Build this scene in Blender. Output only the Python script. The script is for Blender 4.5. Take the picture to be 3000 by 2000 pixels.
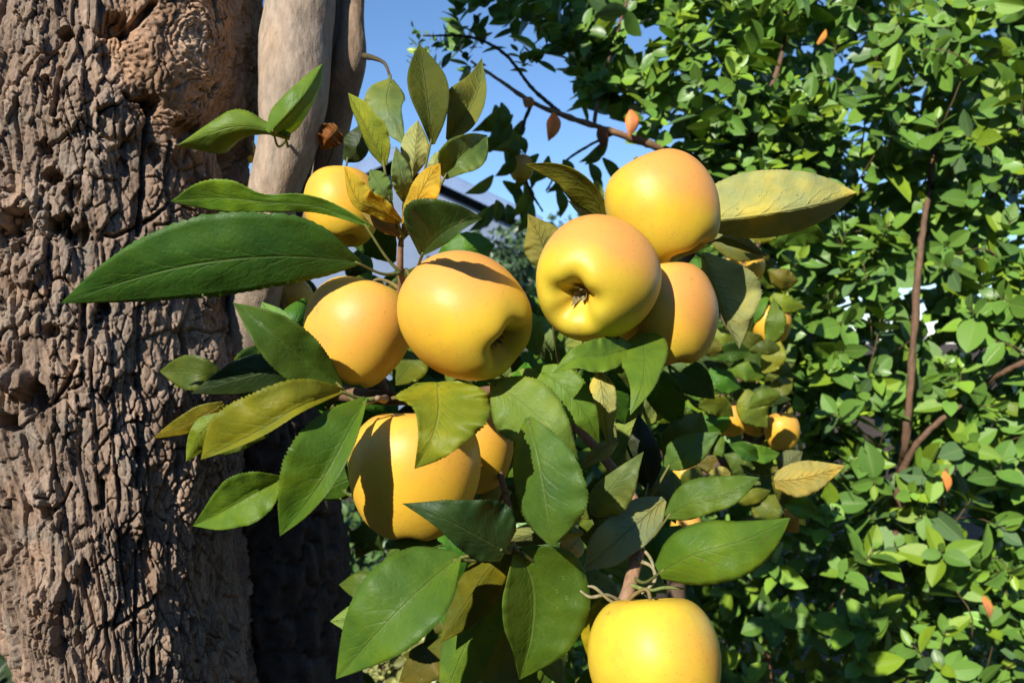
import bpy, math, random
import numpy as np
from mathutils import Vector, Matrix

# ------------------------------------------------------------------ camera, sky, sun, exposure
scene = bpy.context.scene
for o in list(bpy.data.objects):
    bpy.data.objects.remove(o)
COL = scene.collection
LENS = 28.0
F = LENS / 36.0 * 3000.0          # focal length in photo pixels
CZ = 1.40                         # camera height, level camera looking along +Y

cam_d = bpy.data.cameras.new('camera')
cam_d.lens = LENS; cam_d.sensor_width = 36.0
cam_d.clip_start = 0.02; cam_d.clip_end = 2000.0
cam_d.dof.use_dof = True
cam_d.dof.focus_distance = 0.53
cam_d.dof.aperture_fstop = 13.0
cam = bpy.data.objects.new('camera', cam_d)
COL.objects.link(cam)
cam.location = (0, 0, CZ); cam.rotation_euler = (math.radians(90), 0, 0)
scene.camera = cam

SUN_AZ = math.radians(30.0)       # to the left of the direction back over the photographer
SUN_EL = math.radians(31.0)
S = Vector((-math.sin(SUN_AZ) * math.cos(SUN_EL), -math.cos(SUN_AZ) * math.cos(SUN_EL), math.sin(SUN_EL)))
world = bpy.data.worlds.new('World'); scene.world = world
world.use_nodes = True
wn = world.node_tree; wn.nodes.clear()
w_out = wn.nodes.new('ShaderNodeOutputWorld'); w_bg = wn.nodes.new('ShaderNodeBackground')
w_sky = wn.nodes.new('ShaderNodeTexSky'); w_sky.sky_type = 'NISHITA'
w_sky.sun_disc = False
w_sky.sun_elevation = SUN_EL
w_sky.sun_rotation = math.radians(180) + SUN_AZ
w_sky.air_density = 1.0; w_sky.dust_density = 0.0; w_sky.ozone_density = 6.5; w_sky.altitude = 0.0
w_bg.inputs['Strength'].default_value = 0.15
wn.links.new(w_sky.outputs[0], w_bg.inputs['Color']); wn.links.new(w_bg.outputs[0], w_out.inputs['Surface'])

sun_d = bpy.data.lights.new('sun', 'SUN'); sun_d.energy = 5.0
sun_d.angle = math.radians(0.5); sun_d.color = (1.0, 0.95, 0.87)
sun = bpy.data.objects.new('sun', sun_d); COL.objects.link(sun)
sun.location = S * 20
sun.rotation_euler = (-S).to_track_quat('-Z', 'Y').to_euler()

scene.render.engine = 'CYCLES'
vs = scene.view_settings
vs.view_transform = 'Standard'; vs.look = 'None'; vs.gamma = 1.0; vs.use_curve_mapping = False
vs.exposure = 0.26
scene.cycles.max_bounces = 5
scene.cycles.diffuse_bounces = 1
scene.cycles.glossy_bounces = 2
scene.cycles.transparent_max_bounces = 4

rng = np.random.default_rng(11)
R_ = random.Random(5)

# ------------------------------------------------------------------ helpers
def P(px, py, Y):
    """point at forward distance Y on the ray through photo pixel (px, py)"""
    return np.array([(px - 1500.0) / F * Y, Y, CZ - (py - 1000.0) / F * Y])

WL = {}                                # world position of every object (no rotations on parents)
def link(name, data, parent=None, loc=(0, 0, 0)):
    o = bpy.data.objects.new(name, data)
    COL.objects.link(o)
    loc = Vector([float(c) for c in loc])
    if parent is not None:
        o.parent = parent
        o.location = loc - WL[parent.name]
    else:
        o.location = loc
    WL[o.name] = loc
    return o

def tag(o, label=None, cat=None, group=None, kind=None):
    if label: o['label'] = label
    if cat: o['category'] = cat
    if group: o['group'] = group
    if kind: o['kind'] = kind
    return o

def new_mesh(name, verts, faces, mats=(), midx=None, smooth=True, uv=None, cols=None):
    """verts (n,3), faces (m,4) or (m,3); uv per vertex; cols {attr: (n,3)}"""
    verts = np.asarray(verts, dtype=np.float32); faces = np.asarray(faces, dtype=np.int32)
    me = bpy.data.meshes.new(name)
    k = faces.shape[1]; m = faces.shape[0]
    me.vertices.add(len(verts)); me.vertices.foreach_set('co', verts.ravel())
    me.loops.add(m * k); me.loops.foreach_set('vertex_index', faces.ravel())
    me.polygons.add(m)
    me.polygons.foreach_set('loop_start', np.arange(0, m * k, k, dtype=np.int32))
    try:
        me.polygons.foreach_set('loop_total', np.full(m, k, dtype=np.int32))
    except Exception:
        pass
    for mt in mats: me.materials.append(mt)
    if midx is not None: me.polygons.foreach_set('material_index', np.asarray(midx, dtype=np.int32))
    me.polygons.foreach_set('use_smooth', np.full(m, bool(smooth)))
    if uv is not None:
        l = me.uv_layers.new(name='UVMap')
        l.data.foreach_set('uv', np.asarray(uv, dtype=np.float32)[faces.ravel()].ravel())
    if cols:
        for nm, c in cols.items():
            a = me.color_attributes.new(nm, 'FLOAT_COLOR', 'POINT')
            c = np.asarray(c, dtype=np.float32)
            if c.ndim == 1: c = np.tile(c, (len(verts), 1))
            c4 = np.ones((len(verts), 4), dtype=np.float32); c4[:, :3] = c
            a.data.foreach_set('color', c4.ravel())
    me.update(); me.validate()
    return me

def catmull(pts, n):
    pts = np.asarray(pts, dtype=float)
    if len(pts) == 1: return np.repeat(pts, n, axis=0)
    ext = np.vstack([2 * pts[0] - pts[1], pts, 2 * pts[-1] - pts[-2]])
    t = np.linspace(0, len(pts) - 1, n)
    i = np.clip(t.astype(int), 0, len(pts) - 2); f = (t - i)[:, None]
    p0, p1, p2, p3 = ext[i], ext[i + 1], ext[i + 2], ext[i + 3]
    return 0.5 * ((2 * p1) + (-p0 + p2) * f + (2 * p0 - 5 * p1 + 4 * p2 - p3) * f ** 2 + (-p0 + 3 * p1 - 3 * p2 + p3) * f ** 3)

def interp_w(w, n):
    w = np.asarray(w, dtype=float)[:, None]
    return np.maximum(catmull(w, n)[:, 0], 0.0)

def grid_faces(n, m, wrap=False, off=0):
    i = np.arange(n - 1)[:, None]; mm = m if wrap else m - 1
    j = np.arange(mm)[None, :]; j2 = (j + 1) % m
    f = np.stack(np.broadcast_arrays(i * m + j, i * m + j2, (i + 1) * m + j2, (i + 1) * m + j), axis=-1)
    return f.reshape(-1, 4) + off

def norm(v):
    v = np.asarray(v, dtype=float)
    return v / np.maximum(np.linalg.norm(v, axis=-1, keepdims=True), 1e-9)

# value noise / cell noise on arrays
def hash2(ix, iy, seed):
    h = (ix.astype(np.int64) * 374761393 + iy.astype(np.int64) * 668265263 + seed * 974634777) & 0xFFFFFFFF
    h = ((h ^ (h >> 13)) * 1274126177) & 0xFFFFFFFF
    h = ((h ^ (h >> 16)) * 2246822519) & 0xFFFFFFFF
    h = h ^ (h >> 15)
    return (h & 0xFFFFFF) / float(0xFFFFFF)

def vnoise(x, y, seed=0):
    ix = np.floor(x); iy = np.floor(y); fx = x - ix; fy = y - iy
    fx = fx * fx * (3 - 2 * fx); fy = fy * fy * (3 - 2 * fy)
    a = hash2(ix, iy, seed); b = hash2(ix + 1, iy, seed); c = hash2(ix, iy + 1, seed); d = hash2(ix + 1, iy + 1, seed)
    return (a * (1 - fx) + b * fx) * (1 - fy) + (c * (1 - fx) + d * fx) * fy

def fbm(x, y, seed=0, octs=4):
    s = 0; amp = 0.5
    for k in range(octs):
        s = s + amp * (vnoise(x, y, seed + k) - 0.5); x = x * 2.03 + 7.1; y = y * 2.03 + 3.7; amp *= 0.5
    return s

def worley(x, y, seed=0, jit=0.85, offs=False):
    ix = np.floor(x); iy = np.floor(y)
    f1 = np.full(x.shape, 9.0); f2 = np.full(x.shape, 9.0); idv = np.zeros(x.shape); ox = np.zeros(x.shape); oy = np.zeros(x.shape)
    for dx in (-1, 0, 1):
        for dy in (-1, 0, 1):
            cx = ix + dx; cy = iy + dy
            px = cx + 0.5 + jit * (hash2(cx, cy, seed) - 0.5); py = cy + 0.5 + jit * (hash2(cx, cy, seed + 17) - 0.5)
            d = np.sqrt((px - x) ** 2 + (py - y) ** 2)
            near = d < f1
            f2 = np.where(near, f1, np.minimum(f2, d))
            idv = np.where(near, hash2(cx, cy, seed + 31), idv)
            ox = np.where(near, x - px, ox); oy = np.where(near, y - py, oy)
            f1 = np.where(near, d, f1)
    if offs: return f1, f2, idv, ox, oy
    return f1, f2, idv

def sstep(a, b, x):
    t = np.clip((x - a) / (b - a), 0, 1)
    return t * t * (3 - 2 * t)

# ------------------------------------------------------------------ materials
def mat(name):
    m = bpy.data.materials.new(name); m.use_nodes = True
    nt = m.node_tree; nt.nodes.clear()
    out = nt.nodes.new('ShaderNodeOutputMaterial')
    return m, nt, out

def N(nt, typ, **kw):
    n = nt.nodes.new(typ)
    for k, v in kw.items(): setattr(n, k, v)
    return n

def mathn(nt, op, a, b=None, clamp=False):
    n = N(nt, 'ShaderNodeMath', operation=op); n.use_clamp = clamp
    for i, v in enumerate((a, b)):
        if v is None: continue
        if isinstance(v, (int, float)): n.inputs[i].default_value = v
        else: nt.links.new(v, n.inputs[i])
    return n.outputs[0]

def mixc(nt, fac, a, b, blend='MIX'):
    n = N(nt, 'ShaderNodeMix', data_type='RGBA', blend_type=blend)
    for i, v in ((0, fac), (6, a), (7, b)):
        if isinstance(v, (int, float)): n.inputs[i].default_value = v
        elif isinstance(v, tuple): n.inputs[i].default_value = (*v, 1.0)
        else: nt.links.new(v, n.inputs[i])
    return n.outputs[2]

def noise(nt, scale, detail=3.0, vec=None, rough=0.55):
    n = N(nt, 'ShaderNodeTexNoise'); n.inputs['Scale'].default_value = scale; n.inputs['Detail'].default_value = detail
    n.inputs['Roughness'].default_value = rough
    if vec is not None: nt.links.new(vec, n.inputs['Vector'])
    return n.outputs[0]

def ramp(nt, v, a, b):
    n = N(nt, 'ShaderNodeMapRange'); n.inputs[1].default_value = a; n.inputs[2].default_value = b
    nt.links.new(v, n.inputs[0]); n.clamp = True
    return n.outputs[0]

def leaf_material(name, attr, rough, spec, trans, vein_gain, vein_bump, under=False):
    m, nt, out = mat(name)
    at = N(nt, 'ShaderNodeAttribute', attribute_name=attr)
    uv = N(nt, 'ShaderNodeUVMap'); sep = N(nt, 'ShaderNodeSeparateXYZ'); nt.links.new(uv.outputs[0], sep.inputs[0])
    s = sep.outputs[0]; t = sep.outputs[1]
    ta = mathn(nt, 'ABSOLUTE', mathn(nt, 'MULTIPLY', mathn(nt, 'SUBTRACT', t, 0.5), 2.0))
    geo = N(nt, 'ShaderNodeTexCoord')
    n1 = noise(nt, 60.0, 4.0, geo.outputs['Object'])
    n2 = noise(nt, 420.0, 3.0, geo.outputs['Object'])
    # chevron of side veins, and the midrib
    ph = mathn(nt, 'ADD', mathn(nt, 'SUBTRACT', mathn(nt, 'MULTIPLY', s, 9.0), mathn(nt, 'MULTIPLY', mathn(nt, 'POWER', ta, 0.8), 2.6)),
               mathn(nt, 'MULTIPLY', n1, 1.6))
    fr = mathn(nt, 'ABSOLUTE', mathn(nt, 'SUBTRACT', mathn(nt, 'FRACT', ph), 0.5))
    sv = mathn(nt, 'MULTIPLY', ramp(nt, fr, 0.22, 0.0), mathn(nt, 'SUBTRACT', 1.0, mathn(nt, 'MULTIPLY', ta, 0.75)))
    mr = ramp(nt, ta, 0.045, 0.015)
    vein = mathn(nt, 'MAXIMUM', mathn(nt, 'MULTIPLY', mathn(nt, 'POWER', sv, 2.6), 0.75), mr)
    base = mixc(nt, ramp(nt, n1, 0.3, 0.75), at.outputs['Color'], mixc(nt, 1.0, at.outputs['Color'], (1.45, 1.22, 0.85), 'MULTIPLY'))
    n4 = noise(nt, 24.0, 3.0, geo.outputs['Object'])
    base = mixc(nt, ramp(nt, n4, 0.52, 0.72), base, mixc(nt, 1.0, base, (1.5, 1.25, 0.7), 'MULTIPLY'))
    base = mixc(nt, ramp(nt, n4, 0.46, 0.30), base, mixc(nt, 1.0, base, (0.70, 0.80, 1.0), 'MULTIPLY'))
    base = mixc(nt, ramp(nt, n2, 0.62, 0.80), base, mixc(nt, 1.0, base, (0.75, 0.8, 0.8), 'MULTIPLY'))
    # small brown or pale spots of wear
    vo = N(nt, 'ShaderNodeTexVoronoi'); vo.inputs['Scale'].default_value = 130.0
    nt.links.new(geo.outputs['Object'], vo.inputs['Vector'])
    spot = mathn(nt, 'MULTIPLY', ramp(nt, vo.outputs['Distance'], 0.16, 0.08), ramp(nt, noise(nt, 33.0, 1.0, geo.outputs['Object']), 0.54, 0.62))
    base = mixc(nt, mathn(nt, 'MULTIPLY', spot, 0.6), base, (0.20, 0.13, 0.05))
    vc = mixc(nt, 0.55, at.outputs['Color'], (0.34, 0.40, 0.12))
    base = mixc(nt, mathn(nt, 'MULTIPLY', vein, vein_gain), base, vc)
    bs = N(nt, 'ShaderNodeBsdfPrincipled')
    nt.links.new(base, bs.inputs['Base Color'])
    nt.links.new(mathn(nt, 'ADD', rough, mathn(nt, 'MULTIPLY', n1, 0.18)), bs.inputs['Roughness'])
    bs.inputs['Specular IOR Level'].default_value = spec
    tr = N(nt, 'ShaderNodeBsdfTranslucent')
    nt.links.new(mixc(nt, 1.0, base, (2.3, 1.9, 0.6), 'MULTIPLY'), tr.inputs['Color'])
    mx = N(nt, 'ShaderNodeMixShader'); mx.inputs[0].default_value = trans
    nt.links.new(bs.outputs[0], mx.inputs[1]); nt.links.new(tr.outputs[0], mx.inputs[2])
    ve = N(nt, 'ShaderNodeTexVoronoi', feature='DISTANCE_TO_EDGE'); ve.inputs['Scale'].default_value = 260.0
    nt.links.new(geo.outputs['Object'], ve.inputs['Vector'])
    net = ramp(nt, ve.outputs['Distance'], 0.0, 0.22)
    bmp = N(nt, 'ShaderNodeBump'); bmp.inputs['Strength'].default_value = 1.0; bmp.inputs['Distance'].default_value = 0.0012
    hgt = mathn(nt, 'ADD', mathn(nt, 'MULTIPLY', vein, vein_bump), mathn(nt, 'ADD', mathn(nt, 'MULTIPLY', net, -0.10 if under else 0.05), mathn(nt, 'MULTIPLY', n1, 1.1)))
    nt.links.new(hgt, bmp.inputs['Height'])
    nt.links.new(bmp.outputs[0], bs.inputs['Normal'])
    nt.links.new(mx.outputs[0], out.inputs['Surface'])
    return m

M_LTOP = leaf_material('apple_leaf_top', 'topcol', 0.42, 0.36, 0.36, 0.34, -0.32)
M_LUND = leaf_material('apple_leaf_underside', 'undcol', 0.62, 0.22, 0.34, 0.30, 0.8, True)

def simple_leaf_mat(name, rough, spec, trans):
    m, nt, out = mat(name)
    at = N(nt, 'ShaderNodeAttribute', attribute_name='topcol')
    uv = N(nt, 'ShaderNodeUVMap'); sep = N(nt, 'ShaderNodeSeparateXYZ'); nt.links.new(uv.outputs[0], sep.inputs[0])
    ta = mathn(nt, 'ABSOLUTE', mathn(nt, 'MULTIPLY', mathn(nt, 'SUBTRACT', sep.outputs[1], 0.5), 2.0))
    mr = ramp(nt, ta, 0.10, 0.02)
    tc = N(nt, 'ShaderNodeTexCoord')
    n1 = noise(nt, 45.0, 3.0, tc.outputs['Object'])
    base = mixc(nt, ramp(nt, n1, 0.35, 0.7), at.outputs['Color'], mixc(nt, 1.0, at.outputs['Color'], (1.2, 1.12, 0.95), 'MULTIPLY'))
    base = mixc(nt, mathn(nt, 'MULTIPLY', mr, 0.35), base, (0.30, 0.38, 0.12))
    bs = N(nt, 'ShaderNodeBsdfPrincipled'); nt.links.new(base, bs.inputs['Base Color'])
    bs.inputs['Roughness'].default_value = rough; bs.inputs['Specular IOR Level'].default_value = spec
    tr = N(nt, 'ShaderNodeBsdfTranslucent'); nt.links.new(mixc(nt, 1.0, base, (1.7, 1.4, 0.5), 'MULTIPLY'), tr.inputs['Color'])
    mx = N(nt, 'ShaderNodeMixShader'); mx.inputs[0].default_value = trans
    nt.links.new(bs.outputs[0], mx.inputs[1]); nt.links.new(tr.outputs[0], mx.inputs[2])
    bmp = N(nt, 'ShaderNodeBump'); bmp.inputs['Strength'].default_value = 0.6; bmp.inputs['Distance'].default_value = 0.0015
    nt.links.new(mathn(nt, 'SUBTRACT', n1, mathn(nt, 'MULTIPLY', mr, 0.5)), bmp.inputs['Height']); nt.links.new(bmp.outputs[0], bs.inputs['Normal'])
    nt.links.new(mx.outputs[0], out.inputs['Surface'])
    return m
M_HLEAF = simple_leaf_mat('hedge_leaf', 0.38, 0.45, 0.07)

def bark_material(name, rough=0.9, bump=0.5, scale=500.0):
    m, nt, out = mat(name)
    at = N(nt, 'ShaderNodeAttribute', attribute_name='topcol')
    tc = N(nt, 'ShaderNodeTexCoord')
    mp = N(nt, 'ShaderNodeMapping'); mp.inputs['Scale'].default_value = (1, 1, 0.4); nt.links.new(tc.outputs['Object'], mp.inputs[0])
    n1 = noise(nt, scale, 4.0, mp.outputs[0], 0.65); n2 = noise(nt, 60.0, 4.0, mp.outputs[0])
    c = mixc(nt, ramp(nt, n1, 0.35, 0.7), mixc(nt, 1.0, at.outputs['Color'], (0.72, 0.70, 0.70), 'MULTIPLY'), mixc(nt, 1.0, at.outputs['Color'], (1.18, 1.16, 1.14), 'MULTIPLY'))
    c = mixc(nt, ramp(nt, n2, 0.45, 0.75), c, mixc(nt, 1.0, c, (1.12, 1.0, 0.88), 'MULTIPLY'))
    bs = N(nt, 'ShaderNodeBsdfPrincipled'); nt.links.new(c, bs.inputs['Base Color'])
    bs.inputs['Roughness'].default_value = rough; bs.inputs['Specular IOR Level'].default_value = 0.15
    bmp = N(nt, 'ShaderNodeBump'); bmp.inputs['Strength'].default_value = bump; bmp.inputs['Distance'].default_value = 0.001
    nt.links.new(n1, bmp.inputs['Height']); nt.links.new(bmp.outputs[0], bs.inputs['Normal'])
    nt.links.new(bs.outputs[0], out.inputs['Surface'])
    return m
M_BARK = bark_material('rough_bark', 0.92, 0.7, 480.0)
M_TWIG = bark_material('smooth_bark', 0.7, 0.35, 260.0)
M_LIMB = bark_material('limb_bark', 0.8, 1.6, 150.0)

def apple_material():
    m, nt, out = mat('apple_skin')
    at = N(nt, 'ShaderNodeAttribute', attribute_name='topcol')     # r: blush, g: green near calyx and stem, b: ripeness
    sep = N(nt, 'ShaderNodeSeparateColor'); nt.links.new(at.outputs['Color'], sep.inputs[0])
    tc = N(nt, 'ShaderNodeTexCoord')
    n1 = noise(nt, 38.0, 4.0, tc.outputs['Object']); n2 = noise(nt, 400.0, 2.0, tc.outputs['Object'])
    n3 = noise(nt, 130.0, 4.0, tc.outputs['Object'], 0.7)
    yel = mixc(nt, sep.outputs[2], (0.84, 0.62, 0.050), (0.90, 0.545, 0.040))
    yel = mixc(nt, ramp(nt, noise(nt, 22.0, 5.0, tc.outputs['Object'], 0.65), 0.38, 0.68), yel, (0.89, 0.47, 0.046))
    c = mixc(nt, mathn(nt, 'MULTIPLY', sep.outputs[1], ramp(nt, n1, 0.2, 0.6)), yel, (0.58, 0.50, 0.035))
    bl = mathn(nt, 'ADD', sep.outputs[0], mathn(nt, 'MULTIPLY', mathn(nt, 'SUBTRACT', n1, 0.5), 0.85), True)
    bl = mathn(nt, 'MULTIPLY', bl, mathn(nt, 'ADD', 0.75, mathn(nt, 'MULTIPLY', n3, 0.5)))
    c = mixc(nt, mathn(nt, 'MULTIPLY', bl, 1.0, True), c, (0.85, 0.39, 0.085))
    vo = N(nt, 'ShaderNodeTexVoronoi'); vo.inputs['Scale'].default_value = 290.0; vo.inputs['Randomness'].default_value = 1.0
    nt.links.new(tc.outputs['Object'], vo.inputs['Vector'])
    dot = mathn(nt, 'MULTIPLY', ramp(nt, vo.outputs['Distance'], 0.22, 0.06), ramp(nt, n1, 0.30, 0.62))
    c = mixc(nt, mathn(nt, 'MULTIPLY', dot, 0.5), c, (0.40, 0.21, 0.035))
    c = mixc(nt, mathn(nt, 'MULTIPLY', ramp(nt, n3, 0.54, 0.72), 0.30), c, (0.62, 0.34, 0.07))
    vo2 = N(nt, 'ShaderNodeTexVoronoi'); vo2.inputs['Scale'].default_value = 62.0; nt.links.new(tc.outputs['Object'], vo2.inputs['Vector'])
    c = mixc(nt, mathn(nt, 'MULTIPLY', mathn(nt, 'MULTIPLY', ramp(nt, vo2.outputs['Distance'], 0.16, 0.05), ramp(nt, n1, 0.52, 0.6)), 0.5), c, (0.36, 0.20, 0.05))
    bs = N(nt, 'ShaderNodeBsdfPrincipled'); nt.links.new(c, bs.inputs['Base Color'])
    bs.inputs['Specular IOR Level'].default_value = 0.40
    nt.links.new(mathn(nt, 'ADD', 0.33, mathn(nt, 'MULTIPLY', n3, 0.24)), bs.inputs['Roughness'])
    bs.inputs['Subsurface Weight'].default_value = 0.12
    bs.inputs['Subsurface Radius'].default_value = (1.0, 0.5, 0.12); bs.inputs['Subsurface Scale'].default_value = 0.006
    bmp = N(nt, 'ShaderNodeBump'); bmp.inputs['Strength'].default_value = 0.25; bmp.inputs['Distance'].default_value = 0.0006
    nt.links.new(mathn(nt, 'ADD', n3, mathn(nt, 'MULTIPLY', n2, 0.35)), bmp.inputs['Height']); nt.links.new(bmp.outputs[0], bs.inputs['Normal'])
    nt.links.new(bs.outputs[0], out.inputs['Surface'])
    return m
M_APPLE = apple_material()

def plain(name, col, rough=0.8, nscale=8.0, var=0.25, bump=0.0, bscale=40.0, spec=0.3):
    m, nt, out = mat(name)
    tc = N(nt, 'ShaderNodeTexCoord')
    n1 = noise(nt, nscale, 6.0, tc.outputs['Object'], 0.65)
    c = mixc(nt, ramp(nt, n1, 0.3, 0.7), tuple(v * (1 - var) for v in col), tuple(min(1, v * (1 + var)) for v in col))
    bs = N(nt, 'ShaderNodeBsdfPrincipled'); nt.links.new(c, bs.inputs['Base Color'])
    bs.inputs['Roughness'].default_value = rough; bs.inputs['Specular IOR Level'].default_value = spec
    if bump:
        b = N(nt, 'ShaderNodeBump'); b.inputs['Strength'].default_value = 1.0; b.inputs['Distance'].default_value = bump
        nt.links.new(noise(nt, bscale, 5.0, tc.outputs['Object'], 0.7), b.inputs['Height']); nt.links.new(b.outputs[0], bs.inputs['Normal'])
    nt.links.new(bs.outputs[0], out.inputs['Surface'])
    return m
M_SOIL = plain('soil', (0.10, 0.072, 0.048), 0.95, 3.0, 0.45, 0.02, 30.0, 0.1)
M_ROOF = plain('blue_roof_metal', (0.16, 0.22, 0.34), 0.5, 1.5, 0.15)
M_WALL = plain('pale_blue_render', (0.20, 0.25, 0.34), 0.85, 2.0, 0.12)
M_FASCIA = plain('fascia_paint', (0.20, 0.28, 0.44), 0.5, 3.0, 0.15)
M_GLASS = plain('window_glass', (0.04, 0.05, 0.06), 0.1, 2.0, 0.1, spec=0.5)
M_SEPAL = plain('dried_sepal', (0.30, 0.24, 0.12), 0.9, 300.0, 0.4)

# ------------------------------------------------------------------ ground
gx = np.array([[-300, -60, 0], [300, -60, 0], [300, 900, 0], [-300, 900, 0]], dtype=float)
tag(link('ground', new_mesh('ground', gx, [[0, 1, 2, 3]], [M_SOIL], smooth=False)), 'bare brown garden soil under the trees', None, kind='structure')

# ------------------------------------------------------------------ tubes (limbs, twigs, stems)
def tube_data(pts, radii, seg=12, step=None, lump=0.06, seed=1, n=None):
    pts = np.asarray(pts, dtype=float); radii = np.asarray(radii, dtype=float)
    n = n or max(6, 6 * (len(pts) - 1) + 1)
    c = catmull(pts, n); r = np.maximum(catmull(radii[:, None], n)[:, 0], 0.0002)
    T = norm(np.gradient(c, axis=0))
    up = np.array([0.31, 0.21, 0.93]); 
    a0 = np.cross(T[0], up)
    if np.linalg.norm(a0) < 0.2: a0 = np.cross(T[0], [1, 0, 0])
    A = np.zeros_like(T); A[0] = norm(a0)                 # carried along the tube without twisting
    for i in range(1, n):
        A[i] = norm(A[i - 1] - T[i] * np.dot(A[i - 1], T[i]))
    B = np.cross(T, A)
    th = np.linspace(0, 2 * np.pi, seg, endpoint=False)
    arc = np.concatenate([[0], np.cumsum(np.linalg.norm(np.diff(c, axis=0), axis=1))])
    rm = max(r.mean(), 1e-4)
    l = 1 + lump * 2 * fbm(np.cos(th)[None, :] * 1.3 + 3 + 0 * arc[:, None], arc[:, None] / rm * 0.45 + np.sin(th)[None, :] * 1.3, seed, 3)
    V = c[:, None, :] + (r[:, None] * l)[..., None] * (np.cos(th)[None, :, None] * A[:, None, :] + np.sin(th)[None, :, None] * B[:, None, :])
    V = V.reshape(-1, 3)
    Fq = grid_faces(n, seg, True)
    # end caps as quads fanned on a centre vertex (degenerate free: triangles written as quads are avoided by a ring pinch)
    V = np.vstack([V, c[:1] - T[:1] * r[0] * 0.4, c[-1:] + T[-1:] * r[-1] * 0.4])
    s0 = n * seg; caps = []
    for j in range(0, seg, 2):
        caps.append([s0, (j + 2) % seg, j + 1, j])
        b = (n - 1) * seg
        caps.append([s0 + 1, b + j, b + j + 1, b + (j + 2) % seg])
    return V, np.vstack([Fq, np.array(caps)])

def tube(name, pts, radii, color, material, parent, seg=12, lump=0.06, seed=1, n=None, stripe=0.0):
    V, Fq = tube_data(pts, radii, seg, lump=lump, seed=seed, n=n)
    org = np.asarray(pts[0], dtype=float)
    k = 1 + 0.5 * fbm(V[:, 0] * 60, V[:, 2] * 25 + V[:, 1] * 40, seed, 4)
    col = np.asarray(color)[None, :] * k[:, None]
    me = new_mesh(name, V - org, Fq, [material], cols={'topcol': col})
    return link(name, me, parent, org)

# ------------------------------------------------------------------ the apple tree: trunk
YC = 0.78
TREE_LOC = P(330, 1000, YC); TREE_LOC[2] = 0.0
apple_tree = tag(link('apple_tree', None, None, TREE_LOC),
                 'old apple tree with deeply cracked brown bark, smooth grey limbs and serrated green leaves', 'tree')

sil = np.array([  # photo row, left and right outline of the trunk (pixels)
    (-4300, 60, 600), (-1500, -60, 640), (-300, -150, 705), (0, -165, 735), (300, -170, 725), (470, -170, 690), (700, -170, 690), (1000, -165, 690),
    (1200, -120, 685), (1350, 0, 675), (1500, 95, 668), (1750, 175, 672), (2000, 262, 690), (2600, 290, 740), (4000, 90, 820), (5187, -60, 980)], dtype=float)
sil_z = CZ - (sil[:, 0] - 1000) / F * YC
o_ = np.argsort(sil_z); sil_z = sil_z[o_]; silL = ((sil[:, 1] - 1500) / F * YC)[o_]; silR = ((sil[:, 2] - 1500) / F * YC)[o_]
def trunk_cx(z): return (np.interp(z, sil_z, silL) + np.interp(z, sil_z, silR)) / 2
def trunk_a(z): return (np.interp(z, sil_z, silR) - np.interp(z, sil_z, silL)) / 2
DEPTH = 0.145
def trunk_uv(px, py):
    """surface angle and height of the trunk point seen at a photo pixel"""
    th = 0.0; z = CZ
    for _ in range(12):
        Y = YC - DEPTH * math.cos(th)
        x = (px - 1500) / F * Y; z = CZ - (py - 1000) / F * Y
        th = math.asin(max(-0.99, min(0.99, float((x - trunk_cx(z)) / trunk_a(z)))))
    return th, z

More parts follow.
